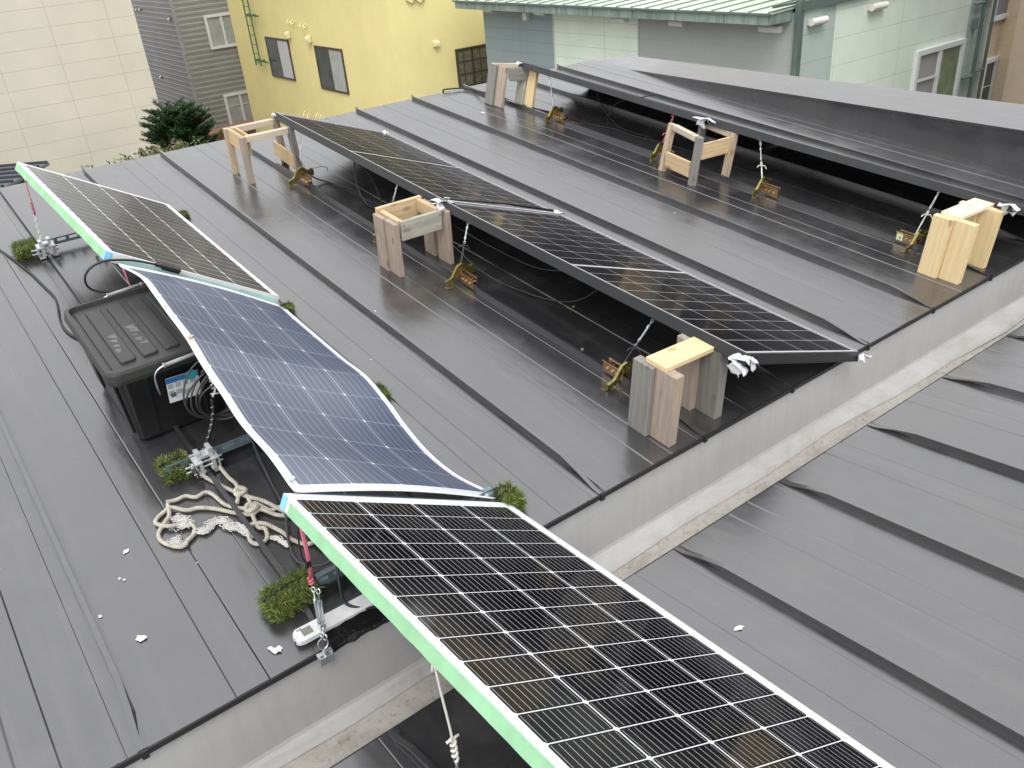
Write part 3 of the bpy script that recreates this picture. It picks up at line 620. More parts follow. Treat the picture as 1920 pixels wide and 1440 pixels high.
def turf(label,c,size,n,seed,rotz=0,blade=.020,mats=(0,1)):
    t=thing('turf_sleeve',label,'artificial turf',atA(*c)@Matrix.Rotation(rotz,4,'Z'),'artificial grass sleeves on the rail ends')
    sx,sy,sz=size; mw=WORLD[t.name]; m_=MB(); m_.box((0,0,sz/2),(sx,sy,sz)); m_.build('backing',M_turfb,t,mw,bevel=min(size)*.3)
    rnd=random.Random(seed); m_=MB()
    for k in range(n):
        f=rnd.random()
        if f<.55: p=V(rnd.uniform(-.5,.5)*sx,rnd.uniform(-.5,.5)*sy,sz); d=V(0,0,1)
        elif f<.85: p=V(rnd.uniform(-.5,.5)*sx,-sy/2,rnd.uniform(.0,1)*sz); d=V(0,-1,.2)
        elif f<.93: p=V(-sx/2,rnd.uniform(-.5,.5)*sy,rnd.uniform(0,1)*sz); d=V(-1,0,.2)
        else: p=V(sx/2,rnd.uniform(-.5,.5)*sy,rnd.uniform(0,1)*sz); d=V(1,0,.3)
        d=(d+V(rnd.gauss(0,.45),rnd.gauss(0,.45),rnd.gauss(0,.3))).normalized(); l=blade*rnd.uniform(.5,1.25); s=d.orthogonal().normalized(); s=(Matrix.Rotation(rnd.random()*6.3,3,d)@s)*.0011
        b=d+V(rnd.gauss(0,.5),rnd.gauss(0,.5),-.25); mid=p+d*l*.55; tip=mid+b.normalized()*l*.5
        p=p-d*.004
        m_.add([p-s,p+s,mid+s*.8,mid-s*.8,tip],[(0,1,2,3),(3,2,4)],mi=1 if rnd.random()<.28 else 0)
    m_.build('grass_blades',[M_turf,M_turf2],t,mw)
    m_=MB(); m_.tube([(-sx*.55,0,sz+.006),(0,.006,sz+.009),(sx*.55,0,sz+.004)],.0032,6); m_.build('binding_wire',M_cable,t,mw); return t
turf('green turf sleeve beside the far left clamp',(.397,2.965,0),(.10,.12,.045),1300,1)
turf('turf sleeve with exposed black backing beside the white rope',(.392,.905,0),(.085,.085,.040),900,2,blade=.018)
turf('largest turf sleeve, beside the silver strip under the foreground panel',(.445,.190,0),(.128,.072,.052),2600,3,.08,.017)
turf('small turf tuft beyond the far corner of the left panel',(1.135,2.925,0),(.040,.06,.022),320,4,blade=.014)
turf('turf tuft under the near bottom corner of the left panel',(1.118,1.665,0),(.055,.045,.020),380,5,blade=.014)
turf('turf tuft against the bulging edge of the blue sheet',(1.113,.880,0),(.036,.075,.022),340,6,blade=.014)
turf('rounded bright turf tuft at the bottom corner of the blue sheet',(1.118,.140,0),(.060,.075,.040),1000,7,blade=.022)
# ================================================================ storage box
t=thing('storage_box','dusty black plastic storage box with ribbed lid under the blue sheet','box',atA(.50,1.36,0))
bw=WORLD[t.name]
def rr(cx,cy,sx,sy,r,z,n=5):
    out=[]
    for qx,qy,a0 in((1,1,0),(-1,1,90),(-1,-1,180),(1,-1,270)):
        for k in range(n+1):
            a=R_(a0+90*k/n); out.append(V(cx+qx*(sx/2-r)+r*math.cos(a),cy+qy*(sy/2-r)+r*math.sin(a),z))
    return out
def loft(m_,rings,capb=True,capt=True,mi=0):
    n=len(rings[0]); vs=[p for r in rings for p in r]; fs=[(i*n+k,i*n+(k+1)%n,(i+1)*n+(k+1)%n,(i+1)*n+k) for i in range(len(rings)-1) for k in range(n)]
    if capb: fs.append(tuple(range(n))[::-1])
    if capt: fs.append(tuple((len(rings)-1)*n+k for k in range(n)))
    return m_.add(vs,fs,mi=mi)
m_=MB(); loft(m_,[rr(0,0,.290,.465,.03,.004),rr(0,0,.300,.475,.03,.012),rr(0,0,.330,.515,.03,.262)]); m_.build('box_body',M_plasticd,t,bw,smooth=False)
for s in(-1,1):
    for yy in(-.17,.17): m_=MB(); m_.hexa([V(s*.150,yy-.04,.03),V(s*.158,yy-.04,.03),V(s*.158,yy+.04,.03),V(s*.150,yy+.04,.03),V(s*.166,yy-.045,.25),V(s*.176,yy-.045,.25),V(s*.176,yy+.045,.25),V(s*.166,yy+.045,.25)]); m_.build('body_rib',M_plasticd,t,bw,bevel=.003)
    for xx in(-.11,.11): m_=MB(); m_.hexa([V(xx-.03,s*.238,.02),V(xx+.03,s*.238,.02),V(xx+.03,s*.246,.02),V(xx-.03,s*.246,.02),V(xx-.035,s*.262,.25),V(xx+.035,s*.262,.25),V(xx+.035,s*.270,.25),V(xx-.035,s*.270,.25)]); m_.build('body_rib',M_plasticd,t,bw,bevel=.003)
m_=MB(); W1,W2=.385,.560
loft(m_,[rr(0,0,W1-.03,W2-.03,.03,.252),rr(0,0,W1-.006,W2-.006,.036,.254),rr(0,0,W1,W2,.036,.268),rr(0,0,W1-.006,W2-.006,.036,.290),rr(0,0,W1-.014,W2-.014,.034,.298),rr(0,0,W1-.022,W2-.022,.032,.300),rr(0,0,W1-.040,W2-.040,.028,.300),rr(0,0,W1-.046,W2-.046,.026,.284),rr(0,0,W1-.060,W2-.060,.024,.284),rr(0,0,W1-.066,W2-.066,.022,.2865)])
lid=m_.build('lid',M_plastic,t,bw,smooth=False); 
for k in range(4):
    m_=MB(); cx=-.105+.070*k; loft(m_,[rr(cx,.0,.050,.42,.01,.284),rr(cx,0,.048,.418,.01,.2925),rr(cx,0,.043,.413,.01,.2955)],False,True); m_.build('lid_rib',M_plastic,lid,bw,smooth=False)
m_=MB(); rnd=random.Random(5)
for cx,y0,n_ in((-.105,-.02,4),(-.035,.02,5)):
    for k in range(n_):
        x0=cx+rnd.uniform(-.019,-.010); yy=y0-.034*k+rnd.uniform(-.008,.008); ww=rnd.uniform(.020,.030); hh=rnd.uniform(.018,.032)
        m_.add([V(x0,yy,.2961),V(x0+ww,yy+rnd.uniform(-.006,.006),.2961),V(x0+ww*rnd.uniform(.6,1),yy-hh,.2961),V(x0+ww*.3,yy-hh*rnd.uniform(.5,1.2),.2961)],[(0,3,2,1)])
m_.build('sticker_residue',simple('sticker_residue',(.13,.13,.13),.5,var=.2,scale=60),lid,bw)
for s,nm in((-1,0),(1,1)):
    y=s*.300; m_=MB(); m_.tube(catmull([(-.055,s*.272,.175),(-.062,y-.004*s,.225),(-.060,y,.262),(-.045,y,.281),(-.02,y,.289)],5)+[V(.13,y,.296)]+catmull([(.15,y,.290),(.165,y-.004*s,.26),(.165,s*.272,.2)],4),.0032,8)
    h_=m_.build('handle',M_zp if s<0 else M_zp,t,bw,smooth=True)
    m_=MB(); m_.tube([(-.028,y,.2885),(-.022,y,.289)],.0085,10); m_.cyl((-.028,y,.2885),(.10,y,.2945),.0062,10); m_.tube([(.09,y,.294),(.10,y,.2945)],.0085,10); m_.build('grip',simple('grey_grip_%d'%nm,(.33,.34,.34),.45),h_,bw,smooth=True)
m_=MB(); m_.box((0,0,0),(.104,.002,.095)); ml=bw@Matrix.Translation((.022,-.2635,.170))@Matrix.Rotation(R_(3.6),4,'X')@Matrix.Rotation(R_(3),4,'Y')
lb=m_.build('label',simple('label_white',(.70,.72,.72),.4,var=.08,scale=60),t,ml)
m_=MB(); m_.box((0,-.0014,.0375),(.104,.001,.020)); m_.build('label_banner',simple('label_blue',(.02,.17,.40),.4),lb,ml)
m_=MB(); m_.tube([V(.030,-.0025,.037),V(.030,-.0017,.037)],.0185,18); m_.build('label_disc',simple('label_teal',(.05,.33,.42),.4),lb,ml)
m_=MB()
for i in range(4):
    for k_ in range(2): m_.box((-.040+.024*i,-.0016,.016-.026*k_),(.017,.001,.018)) if not(k_==1 and i>1) else None
m_.build('label_box',simple('label_grey',(.42,.44,.46),.5,var=.2,scale=120),lb,ml)
m_=MB(); m_.box((-.036,-.0022,-.018),(.018,.001,.016))
for i in range(9): m_.box((.002+.009*(i%4),-.0022,-.012-.007*(i//4)),(.007,.001,.0022))
for i in range(7): m_.box((-.022+.0058*i,-.0022,.0375),(.004,.001,.007 if i%2 else .0055))
m_.build('label_print',simple('label_ink',(.10,.12,.16),.5),lb,ml)
def wob(c,rx,ry,n,seed,zj=.004,ph=0,turns=1,tilt=0,dr=0):
    rnd=random.Random(seed); a1,a2=rnd.random()*6,rnd.random()*6; out=[]
    for k in range(int(n*turns)+1):
        a=ph+2*math.pi*k/n; s=1+.035*math.sin(2*a+a1)+.03*math.sin(3*a*.9+a2)+dr*k/n
        out.append(V(c[0]+rx*s*math.cos(a),c[1]+.012*math.sin(a*1.7+a1)+tilt*math.sin(a)*ry,c[2]+ry*s*math.sin(a)))
    return out
t=thing('cable_coil','coil of thin black cable tied up in front of the storage box','cable',atA(.60,1.04,.10))
mw=MA; m_=MB()
for k,(cx,cz,rx,rz) in enumerate([(.600,.165,.105,.105),(.590,.150,.085,.092),(.612,.150,.100,.098),(.622,.140,.083,.088),(.640,.158,.110,.10),(.606,.135,.075,.070)]):
    m_.tube(wob((cx,1.035-.008*k,cz),rx,rz,36,k,ph=k,turns=1.0),.0032,7,False)
m_.build('cable_loops',M_cableg,t,mw,smooth=True)
m_=MB(); m_.tube(catmull([(.585,1.01,.225),(.592,.99,.19),(.575,.985,.165)],4),.0032,6); m_.tube([(.572,.985,.178),(.600,.985,.170)],.0028,6); m_.tube(helix((.588,1.0,.215),(.586,.99,.18),.005,3),.0022,5); m_.build('string_tie',M_cordw,t,mw,smooth=True)
def cable(label,pts,r=.0042,mt=None,cat='cable',name='cable',n=8,group=None):
    m_=MB(); m_.tube(catmull(pts,n),r,8); o=m_.build(name,mt or M_cable,None,MA,smooth=True); return tag(o,label,cat,group)
def braided(label,a):
    m_=MB(); m_.tube(a,.0065,9); 
    o=m_.build('sleeved_cable',M_cable,None,MA,smooth=True); m_=MB()
    for k in range(3,len(a)-1,2): m_.box(a[k]+V(-.0055,-.003,.003),(.003,.004,.0018)); m_.box(a[k]+V(-.001,-.005,.0045),(.003,.003,.0018))
    m_.build('sleeve_weave',M_cordw,o,MA); return tag(o,label,'cable')
braided('speckled sleeved cable dropping from the coil to the turf with black backing',catmull([(.575,1.00,.15),(.565,.99,.10),(.545,.98,.06),(.510,.95,.03),(.470,.92,.02),(.445,.885,.04),(.430,.845,.045),(.430,.80,.02)],5))
cable('grey cable drooping from the coil past the rope, curling under the foreground panel',[(.70,1.02,.12),(.665,.98,.10),(.640,.90,.045),(.620,.80,.03),(.600,.66,.02),(.575,.50,.03),(.530,.38,.02),(.520,.30,.012),(.560,.24,.02),(.65,.22,.05)],.0042,M_cableg)
cable('thin grey cable straight down from the blue sheet edge to the foreground panel',[(.69,.80,.20),(.66,.72,.12),(.64,.60,.06),(.62,.50,.03),(.59,.38,.015),(.60,.30,.01),(.68,.26,.02),(.75,.25,.03)],.0034,M_cableg)
cable('black cable loop under the near left corner of the left panel',[(.668,1.697,.338),(.60,1.698,.374),(.545,1.70,.392),(.500,1.70,.400),(.455,1.70,.390),(.428,1.70,.364),(.424,1.70,.330),(.442,1.70,.303),(.480,1.695,.285),(.53,1.68,.262),(.58,1.66,.25),(.66,1.65,.24)],.0042)
m_=MB(); m_.bar((.690,1.695,.325),(.748,1.694,.287),.020,.020,(0,-.3,1)); m_.bar((.668,1.697,.338),(.692,1.695,.323),.012,.012,(0,-.3,1)); o=m_.build('cable_connector',M_cable,None,MA,bevel=.002); tag(o,'black plug connector lying on the mint taped side of the left panel','connector')
cable('long black cable snaking down the sheet at the far left to the storage box',[(.15,3.45,.006),(.24,3.28,.006),(.299,3.083,.006),(.350,2.766,.006),(.372,2.55,.006),(.383,2.407,.006),(.372,2.30,.006),(.357,2.215,.006),(.346,2.12,.006),(.352,2.03,.006),(.378,1.95,.006),(.42,1.89,.006),(.50,1.82,.006)],.0048)
cable('black cable running from the first gold bracket under the middle panels',[(1.86,2.97,.05),(1.90,2.93,.02),(1.935,2.90,.006),(1.955,2.80,.006),(1.985,2.68,.006),(1.975,2.52,.006),(1.99,2.42,.006),(2.02,2.25,.006),(2.10,2.10,.006)],.0045)
cable('upright black cable loop hanging below the upper middle panel',[(1.98,2.60,.24),(1.95,2.56,.16),(1.925,2.49,.08),(1.935,2.42,.015),(1.98,2.36,.01),(2.01,2.42,.03),(2.02,2.50,.10),(2.00,2.55,.18),(1.99,2.56,.25)],.0034)
cable('thin sagging cable in the dark under the lower middle panel',[(1.905,1.60,.10),(1.91,1.42,.05),(1.94,1.28,.018),(1.98,1.12,.010),(2.03,.99,.012),(2.09,.92,.03),(2.16,.88,.08),(2.2,.86,.13)],.0022,M_cableg)
cable('faint thin wire from the boxy prop into the dark gap',[(1.92,1.72,.19),(1.96,1.58,.15),(2.02,1.44,.10),(2.1,1.2,.06),(2.2,1.0,.1)],.0022,M_wire)
m_=MB(); m_.tube(catmull([(1.86,2.99,.06),(1.90,3.02,.055),(1.93,2.99,.062),(1.965,3.0,.058),(1.985,2.97,.056),(1.975,2.955,.04)],5),.0016,6); tag(m_.build('loose_wire',M_wire,None,MA),'crinkled loose wire end beside the first gold bracket','wire')
cable('black cable coming over the far eave and along the right-hand panels',[(3.50,4.035,-.03),(3.47,4.03,.01),(3.50,4.005,.02),(3.60,3.97,.014),(3.63,3.85,.02),(3.60,3.70,.04),(3.64,3.56,.034),(3.68,3.45,.010),(3.705,3.22,.006),(3.75,2.98,.006),(3.745,2.75,.006),(3.80,2.55,.006),(3.80,2.35,.006),(3.835,2.12,.006),(3.85,1.9,.006)],.0055)
cable('second black cable looping up under the upper right-hand panel',[(3.80,2.6,.006),(3.86,2.66,.06),(3.90,2.62,.14),(3.98,2.45,.20),(4.0,2.40,.22)],.0035)
cable('third black cable bending on the sheet beneath the upper right-hand panel',[(4.0,2.95,.15),(3.95,2.85,.09),(3.92,2.72,.02),(3.84,2.50,.008),(3.85,2.3,.006),(3.80,2.05,.006)],.0035)
cable('two turns of black cable hanging at the silver strip',[(.60,.20,.17),(.575,.16,.09),(.555,.115,.045),(.545,.07,.030),(.58,.035,.018),(.64,.02,.012),(.72,.02,.03)],.0042)
cable('black cable arc touching the silver strip under the foreground panel',[(.62,.20,.16),(.60,.14,.08),(.60,.10,.04),(.63,.065,.028),(.69,.055,.03)],.0042)
# ================================================================ rope
def rope(mb,pts,r=.0065,pitch=.026,n=7,fuzz=0,mi=0):
    P=catmull(pts,10); Q=[P[0]]
    for p in P[1:]:
        while (p-Q[-1]).length>.0035: Q.append(Q[-1]+(p-Q[-1]).normalized()*.0035)
    dist=0; N=len(Q); ref=V(.1,.2,1)
    for s in range(3):
        path=[]
        for i,q in enumerate(Q):
            t_=(Q[min(i+1,N-1)]-Q[max(i-1,0)]).normalized(); u=t_.cross(ref).normalized(); v=t_.cross(u); a=2*math.pi*(i*.0035/pitch)+s*2.0944
            path.append(q+(u*math.cos(a)+v*math.sin(a))*r*.56)
        mb.tube(path,r*.50,n,True,mi)
t=thing('knotted_rope','knotted off-white cotton rope with frayed white ends lying left of the foreground panel','rope',atA(.45,.6,0))
z=.009; m_=MB()
rope(m_,[(.462,.86,.02),(.448,.83,.012),(.470,.76,z),(.505,.66,z+.006),(.545,.585,z+.010),(.575,.52,z),(.600,.45,z),(.64,.38,z)])
rope(m_,[(.505,.83,.015),(.508,.77,z),(.512,.71,z+.008),(.500,.66,z+.014),(.478,.625,z+.006)],)
rope(m_,[(.520,.66,z+.006),(.512,.60,z),(.498,.56,z+.006),(.490,.50,z),(.500,.47,z+.012),(.490,.44,z),(.462,.435,z),(.450,.465,z),(.470,.515,z+.004),(.505,.50,z+.006),(.535,.44,z),(.545,.39,z),(.575,.345,z),(.62,.36,z),(.66,.38,z)])
rope(m_,[(.62,.50,z),(.580,.535,z+.004),(.548,.545,z),(.520,.59,z+.012),(.500,.575,z+.012),(.455,.645,z),(.440,.72,z),(.425,.745,z),(.395,.74,z),(.372,.765,z),(.345,.765,z),(.315,.775,z)],.0062)
rope(m_,[(.60,.47,z+.004),(.555,.51,z+.002),(.525,.56,z+.006),(.495,.555,z+.006),(.46,.60,z),(.42,.655,z),(.382,.690,z),(.352,.700,z),(.320,.735,z+.005),(.298,.735,z),(.272,.720,z),(.262,.700,z),(.285,.660,z+.006),(.320,.650,z),(.338,.640,z),(.345,.610,z),(.330,.585,z),(.312,.575,z),(.298,.560,z),(.282,.563,z),(.262,.590,z),(.250,.62,z),(.255,.655,z),(.285,.685,z+.004),(.305,.705,z+.008),(.318,.765,z)],.0064)
m_.build('rope_strand',M_rope,t,MA,smooth=True)
for c in((.507,.662,.022),(.503,.572,.022)):
    m_=MB()
    for q in range(2): rope(m_,[V(*c)+V(.016*math.cos(a+q),.016*math.sin(a+q)*(1 if q else .6),.004*math.sin(2*a)+.004*q) for a in [k*1.05 for k in range(7)]],.0066)
    m_.build('knot',M_rope,t,MA,smooth=True)
m_=MB(); rnd=random.Random(12)
def fray(path,wd,n):
    P=catmull(path,6)
    for k in range(n):
        i=rnd.randrange(len(P)-4); o=V(rnd.gauss(0,wd),rnd.gauss(0,wd),abs(rnd.gauss(0,wd*.5))); q=[p+o+V(rnd.gauss(0,wd*.35),rnd.gauss(0,wd*.35),abs(rnd.gauss(0,wd*.3))) for p in P[i:i+5]]
        m_.tube(q,.0012,4,True)
fray([(.342,.600,.006),(.365,.580,.006),(.395,.600,.006),(.420,.590,.006),(.425,.555,.006),(.445,.535,.006),(.455,.500,.006),(.462,.480,.006)],.006,420)
fray([(.315,.685,.006),(.325,.665,.006),(.335,.64,.006),(.31,.645,.006)],.008,180)
fray([(.28,.60,.006),(.29,.59,.006),(.285,.575,.006),(.275,.60,.006)],.007,60)
fray([(.498,.44,.006),(.513,.425,.006),(.52,.395,.006),(.528,.375,.006)],.004,90)
m_.build('frayed_end',M_fray,t,MA)
t=thing('rope_end','short frayed double rope end under the green taped side of the left panel','rope',atA(.64,2.75,0))
m_=MB(); rope(m_,[(.660,2.80,.075),(.655,2.775,.045),(.650,2.76,.012)],.007); rope(m_,[(.685,2.78,.08),(.680,2.755,.045),(.672,2.735,.012)],.007); rope(m_,[(.71,2.76,.08),(.705,2.735,.05),(.70,2.715,.03)],.006); m_.build('rope_strand',M_rope,t,MA,smooth=True)
cable('thin white cord hanging off the taped edge of the foreground panel',[(.470,-.505,.452),(.469,-.515,.43),(.468,-.528,.38),(.468,-.548,.30),(.468,-.556,.255)],.0026,M_cordw,'cord','hanging_cord')
t=thing('cord_knot','white cord knot with silver chain links below the foreground panel','cord',atA(.468,-.55,.2))
m_=MB(); m_.tube(helix((.468,-.555,.268),(.468,-.560,.205),.0048,4),.003,6); m_.tube([(.455,-.553,.262),(.482,-.556,.268)],.003,6); m_.tube([(.470,-.508,.445),(.462,-.515,.425)],.003,6); m_.build('knot',M_cordw,t,MA,smooth=True)
def chain(m_,a,b,r=.0014,L=.016):
    a=Vector(a); b=Vector(b); n=max(1,int((b-a).length/(L*.78))); ax=(b-a).normalized(); u=ax.orthogonal().normalized(); v=ax.cross(u)
    for k in range(n):
        c=a+(b-a)*((k+.5)/n); w=(u if k%2 else v)*.0042
        m_.tube([c+w*math.cos(q*math.pi/5)+ax*(L*.5)*math.sin(q*math.pi/5) for q in range(11)],r,5,False)
m_=MB(); chain(m_,(.468,-.560,.210),(.468,-.572,.10)); m_.build('chain',M_zp,t,MA)
# ================================================================ clamps, cords, silver strip
def clamp(label,x,y,rz=0):
    t=thing('seam_clamp',label,'clamp',atA(x,y,0)@Matrix.Rotation(rz,4,'Z'),'aluminium seam clamps'); mw=WORLD[t.name]
    for s in(-1,1):
        m_=MB(); m_.box((s*.020,0,.030),(.010,.060,.050)); m_.box((s*.030,0,.008),(.022,.060,.006)); m_.box((s*.026,0,.056),(.024,.062,.007)); m_.box((s*.013,0,.020),(.008,.060,.008)); m_.box((s*.036,0,.040),(.004,.060,.036))
        m_.build('jaw',M_alu,t,mw,bevel=.001)
    m_=MB(); m_.box((0,0,.066),(.050,.034,.010)); m_.box((-.018,0,.078),(.014,.030,.014)); m_.box((.020,0,.080),(.014,.034,.020)); m_.build('top_channel',M_alu,t,mw,bevel=.001)
    for yy,zz in((-.014,.048),(-.014,.030)):
        m_=MB(); m_.cyl((-.066,yy,zz),(.05,yy,zz),.0036,10); m_.tube([(-.046,yy,zz),(-.040,yy,zz)],.0075,6); m_.build('bolt',M_zp,t,mw)
    return t
clamp('bright aluminium clamp on the seam at the far left, beside a turf sleeve',.468,2.875)
clamp('aluminium clamp in the shade by the white rope and the storage box',.472,.852)
def cord(label,P0,P1,mid=.5,chainf=.35):
    t=thing('pink_cord_tie',label,'tie',atA(*P0),'pink cords tying the raised panel edges down'); P0=Vector(P0); P1=Vector(P1); D=P1-P0
    m_=MB(); q=P0+D*chainf; m_.tube([q,q+D*.12+V(.003,0,0),P0+D*.75,P1],.0028,6); m_.tube([q+V(.006,0,0),q+D*.12+V(.004,.002,0),P0+D*.6+V(.003,.002,0)],.0024,6); m_.tube(helix(q+D*.08,q+D*.2,.004,3),.0024,6)
    m_.build('cord',M_pink,t,MA,smooth=True); m_=MB(); chain(m_,P0,q); m_.build('chain',M_zp,t,MA); return t
cord('long pink cord from the far left clamp to the green taped edge',(.462,2.895,.085),(.497,3.005,.368),chainf=.36)
cord('pink cord with knots beside the black cable loop at the storage box',(.565,1.62,.10),(.556,1.705,.378),chainf=.12)
tt=thing('beam_clamp','small shiny steel clamp hung by twin turnbuckles and a pink cord at the drain edge','clamp',atA(.436,-.02,0))
m_=MB(); q1=V(.470,.070,.150); q2=V(.480,.095,.31); m_.tube([q1,q1+(q2-q1)*.5+V(.002,0,0),q2],.0036,8); m_.tube([q1+V(.004,.002,0),q1+(q2-q1)*.45+V(.006,0,0),q2+V(.004,0,0)],.003,8); m_.tube(helix(q1,q1+V(0,.003,.022),.005,2.5),.003,6); m_.build('pink_cord',M_pink,tt,MA,smooth=True)
cable('thin black wire beside the pink cord at the foreground panel',[(.472,.098,.31),(.466,.090,.24),(.474,.080,.19),(.484,.076,.15),(.50,.10,.10),(.53,.13,.06)],.0022)
m_=MB(); m_.box((.474,.082,.208),(.014,.014,.022)); m_.build('black_clip',M_cable,tt,MA,bevel=.003)
turnbuckle(tt,(.468,.062,.140),(.447,.005,.045),.0034); turnbuckle(tt,(.478,.060,.128),(.452,.000,.035),.0034)
m_=MB(); m_.tube([V(.440,-.010,.030)+V(.013*math.cos(k*math.pi/8),.004*math.sin(k*math.pi/8),.014*math.sin(k*math.pi/8)) for k in range(17)],.0016,6,False); m_.build('ring',M_zp,tt,MA)
m_=MB(); m_.box((.436,-.020,.008),(.040,.012,.006)); m_.box((.420,-.022,-.006),(.005,.022,.030)); m_.box((.452,-.022,-.006),(.005,.022,.030)); m_.box((.436,-.030,-.006),(.030,.005,.026)); m_.cyl((.436,-.024,.004),(.436,-.024,.022),.006,8); m_.box((.436,-.016,-.022),(.034,.016,.004)); m_.build('clamp_body',M_zp,tt,MA,bevel=.001)
t=thing('strip_bar','flat silver strip wrapped in shiny tape with a torn rounded end by the drain','metal strip',atA(.395,.055,0))
m_=MB(); m_.prism([(.398,.072),(.392,.060),(.396,.050),(.392,.042),(.400,.034),(.412,.031),(.76,.031),(.76,.074),(.405,.078)],lambda u,v:V(u,v,.010),lambda u,v:V(u,v,.024)); m_.build('bar',M_clearwrap,t,MA,bevel=.0012)
m_=MB(); m_.box((.428,.056,.0248),(.026,.024,.0014)); m_.box((.410,.070,.0248),(.005,.004,.0014)); m_.box((.417,.0705,.0248),(.005,.004,.0014)); m_.build('printed_mark',simple('mark_grey',(.22,.24,.20),.5),t,MA)
m_=MB(); vs=[];fs=[]
rnd=random.Random(3)
for i in range(16):
    x=.46+.02*i
    for j,(y,h) in enumerate([(.034,.014),(.018,.006),(.002,.006),(-.008,.002),(-.0125,-.018)]): vs.append(V(x,y+rnd.uniform(-.003,.003)*(j>0),h+rnd.uniform(0,.005)))
for i in range(15):
    for j in range(4): fs.append((i*5+j,i*5+j+1,(i+1)*5+j+1,(i+1)*5+j))
tag(m_.add(vs,fs).build('plastic_film',M_bag,None,MA,smooth=True),'shiny black plastic film folded over the drain edge under the foreground panel','plastic film')
# ================================================================ litter
def scrap(label,mw,s,seed,mt=None,cat='paper scrap',name='paper_scrap',grp=None):
    rnd=random.Random(seed); n=11; top=[]; m_=MB(); el=rnd.uniform(.5,.8)
    for k in range(n):
        a=2*math.pi*k/n; r=s*rnd.uniform(.55,1.1); top.append(V(r*math.cos(a),r*el*math.sin(a),.002+rnd.uniform(0,.25)*s))
    c=V(0,0,.002+s*.12); vs=[c]+top; fs=[(0,1+k,1+(k+1)%n) for k in range(n)]
    o=m_.add(vs,fs).build(name,mt or M_paper,None,mw@Matrix.Rotation(rnd.random()*6,4,'Z')); sm=o.modifiers.new('t','SOLIDIFY'); sm.thickness=.0008
    return tag(o,label,cat,grp)
scrap('torn white paper with a notch next to the silver strip, largest scrap',atA(.347,.067,0),.022,1)
scrap('curled white scrap second nearest the drain on the left sheet',atA(.095,.312,0),.016,2)
scrap('white scrap just left of the rope',atA(.159,.647,0),.012,3)
scrap('right one of two tiny white crumbs left of the turf sleeve',atA(.122,.541,0),.006,4); scrap('left one of two tiny white crumbs left of the turf sleeve',atA(.113,.553,0),.005,5)
scrap('lone tiny white crumb close to the left seam',atA(.034,.450,0),.006,6)
scrap('twisted white scrap alone on the right-hand slope beyond the drain',MBm@Matrix.Translation((1.238,-.325,0)),.014,8)
scrap('pinkish white scrap by the squat grey prop',atA(3.378,3.401,0),.020,9)
scrap('tiny white crumb beside the bright turf tuft',atA(1.150,.105,0),.005,10)
scrap('yellow dry leaf in the shade under the lower middle panel',atA(2.06,.93,0),.010,11,M_leaf,'leaf','dry_leaf'); scrap('second yellow dry leaf deeper under the lower middle panel',atA(2.28,.80,0),.010,12,M_leaf,'leaf','dry_leaf')
scrap('yellow leaf fragment just behind the largest turf sleeve',atA(.478,.318,0),.007,13,M_leaf,'leaf','dry_leaf'); scrap('pale dry leaf on the seam under the lower middle panel',atA(1.842,.63,.02),.013,14,simple('olive_leaf',(.16,.16,.09),.7),'leaf','dry_leaf')
for q,(x,y,s) in enumerate([(.30,.48,.0022),(1.40,1.42,.007),(.22,3.2,.004),(3.1,1.35,.006),(2.0,2.3,.003),(1.2,1.1,.003)]): scrap(['speck of white between rope and drain','pale scuffed scrap in the middle of the open sheet','pale crumb left of the left panel','pale crumb on the open sheet before the right-hand row','pale crumb in the dark under the upper middle panel','pale crumb right of the blue sheet'][q],atA(x,y,0),s,20+q)
m_=MB(); m_.bar((.30,-.13,zb(.3)+.003),(.325,-.16,zb(.3)+.004),.006,.005); tag(m_.build('twig',M_w_grey,None,Matrix.Identity(4)),'short dark twig lying on the channel floor at the bottom','twig')
# red chalk mark on the sheet near the far right bracket
m_=MB()
for a,b in(((3.70,2.90,.0012),(3.79,2.93,.0012)),((3.70,2.90,.0012),(3.72,2.78,.0012)),((3.72,2.78,.0012),(3.76,2.79,.0012)),((3.70,2.87,.0012),(3.71,2.80,.0012))): m_.bar(a,b,.004,.0006)
m_.build('chalk_mark',simple('red_chalk',(.30,.08,.09),.8),rA,MA)
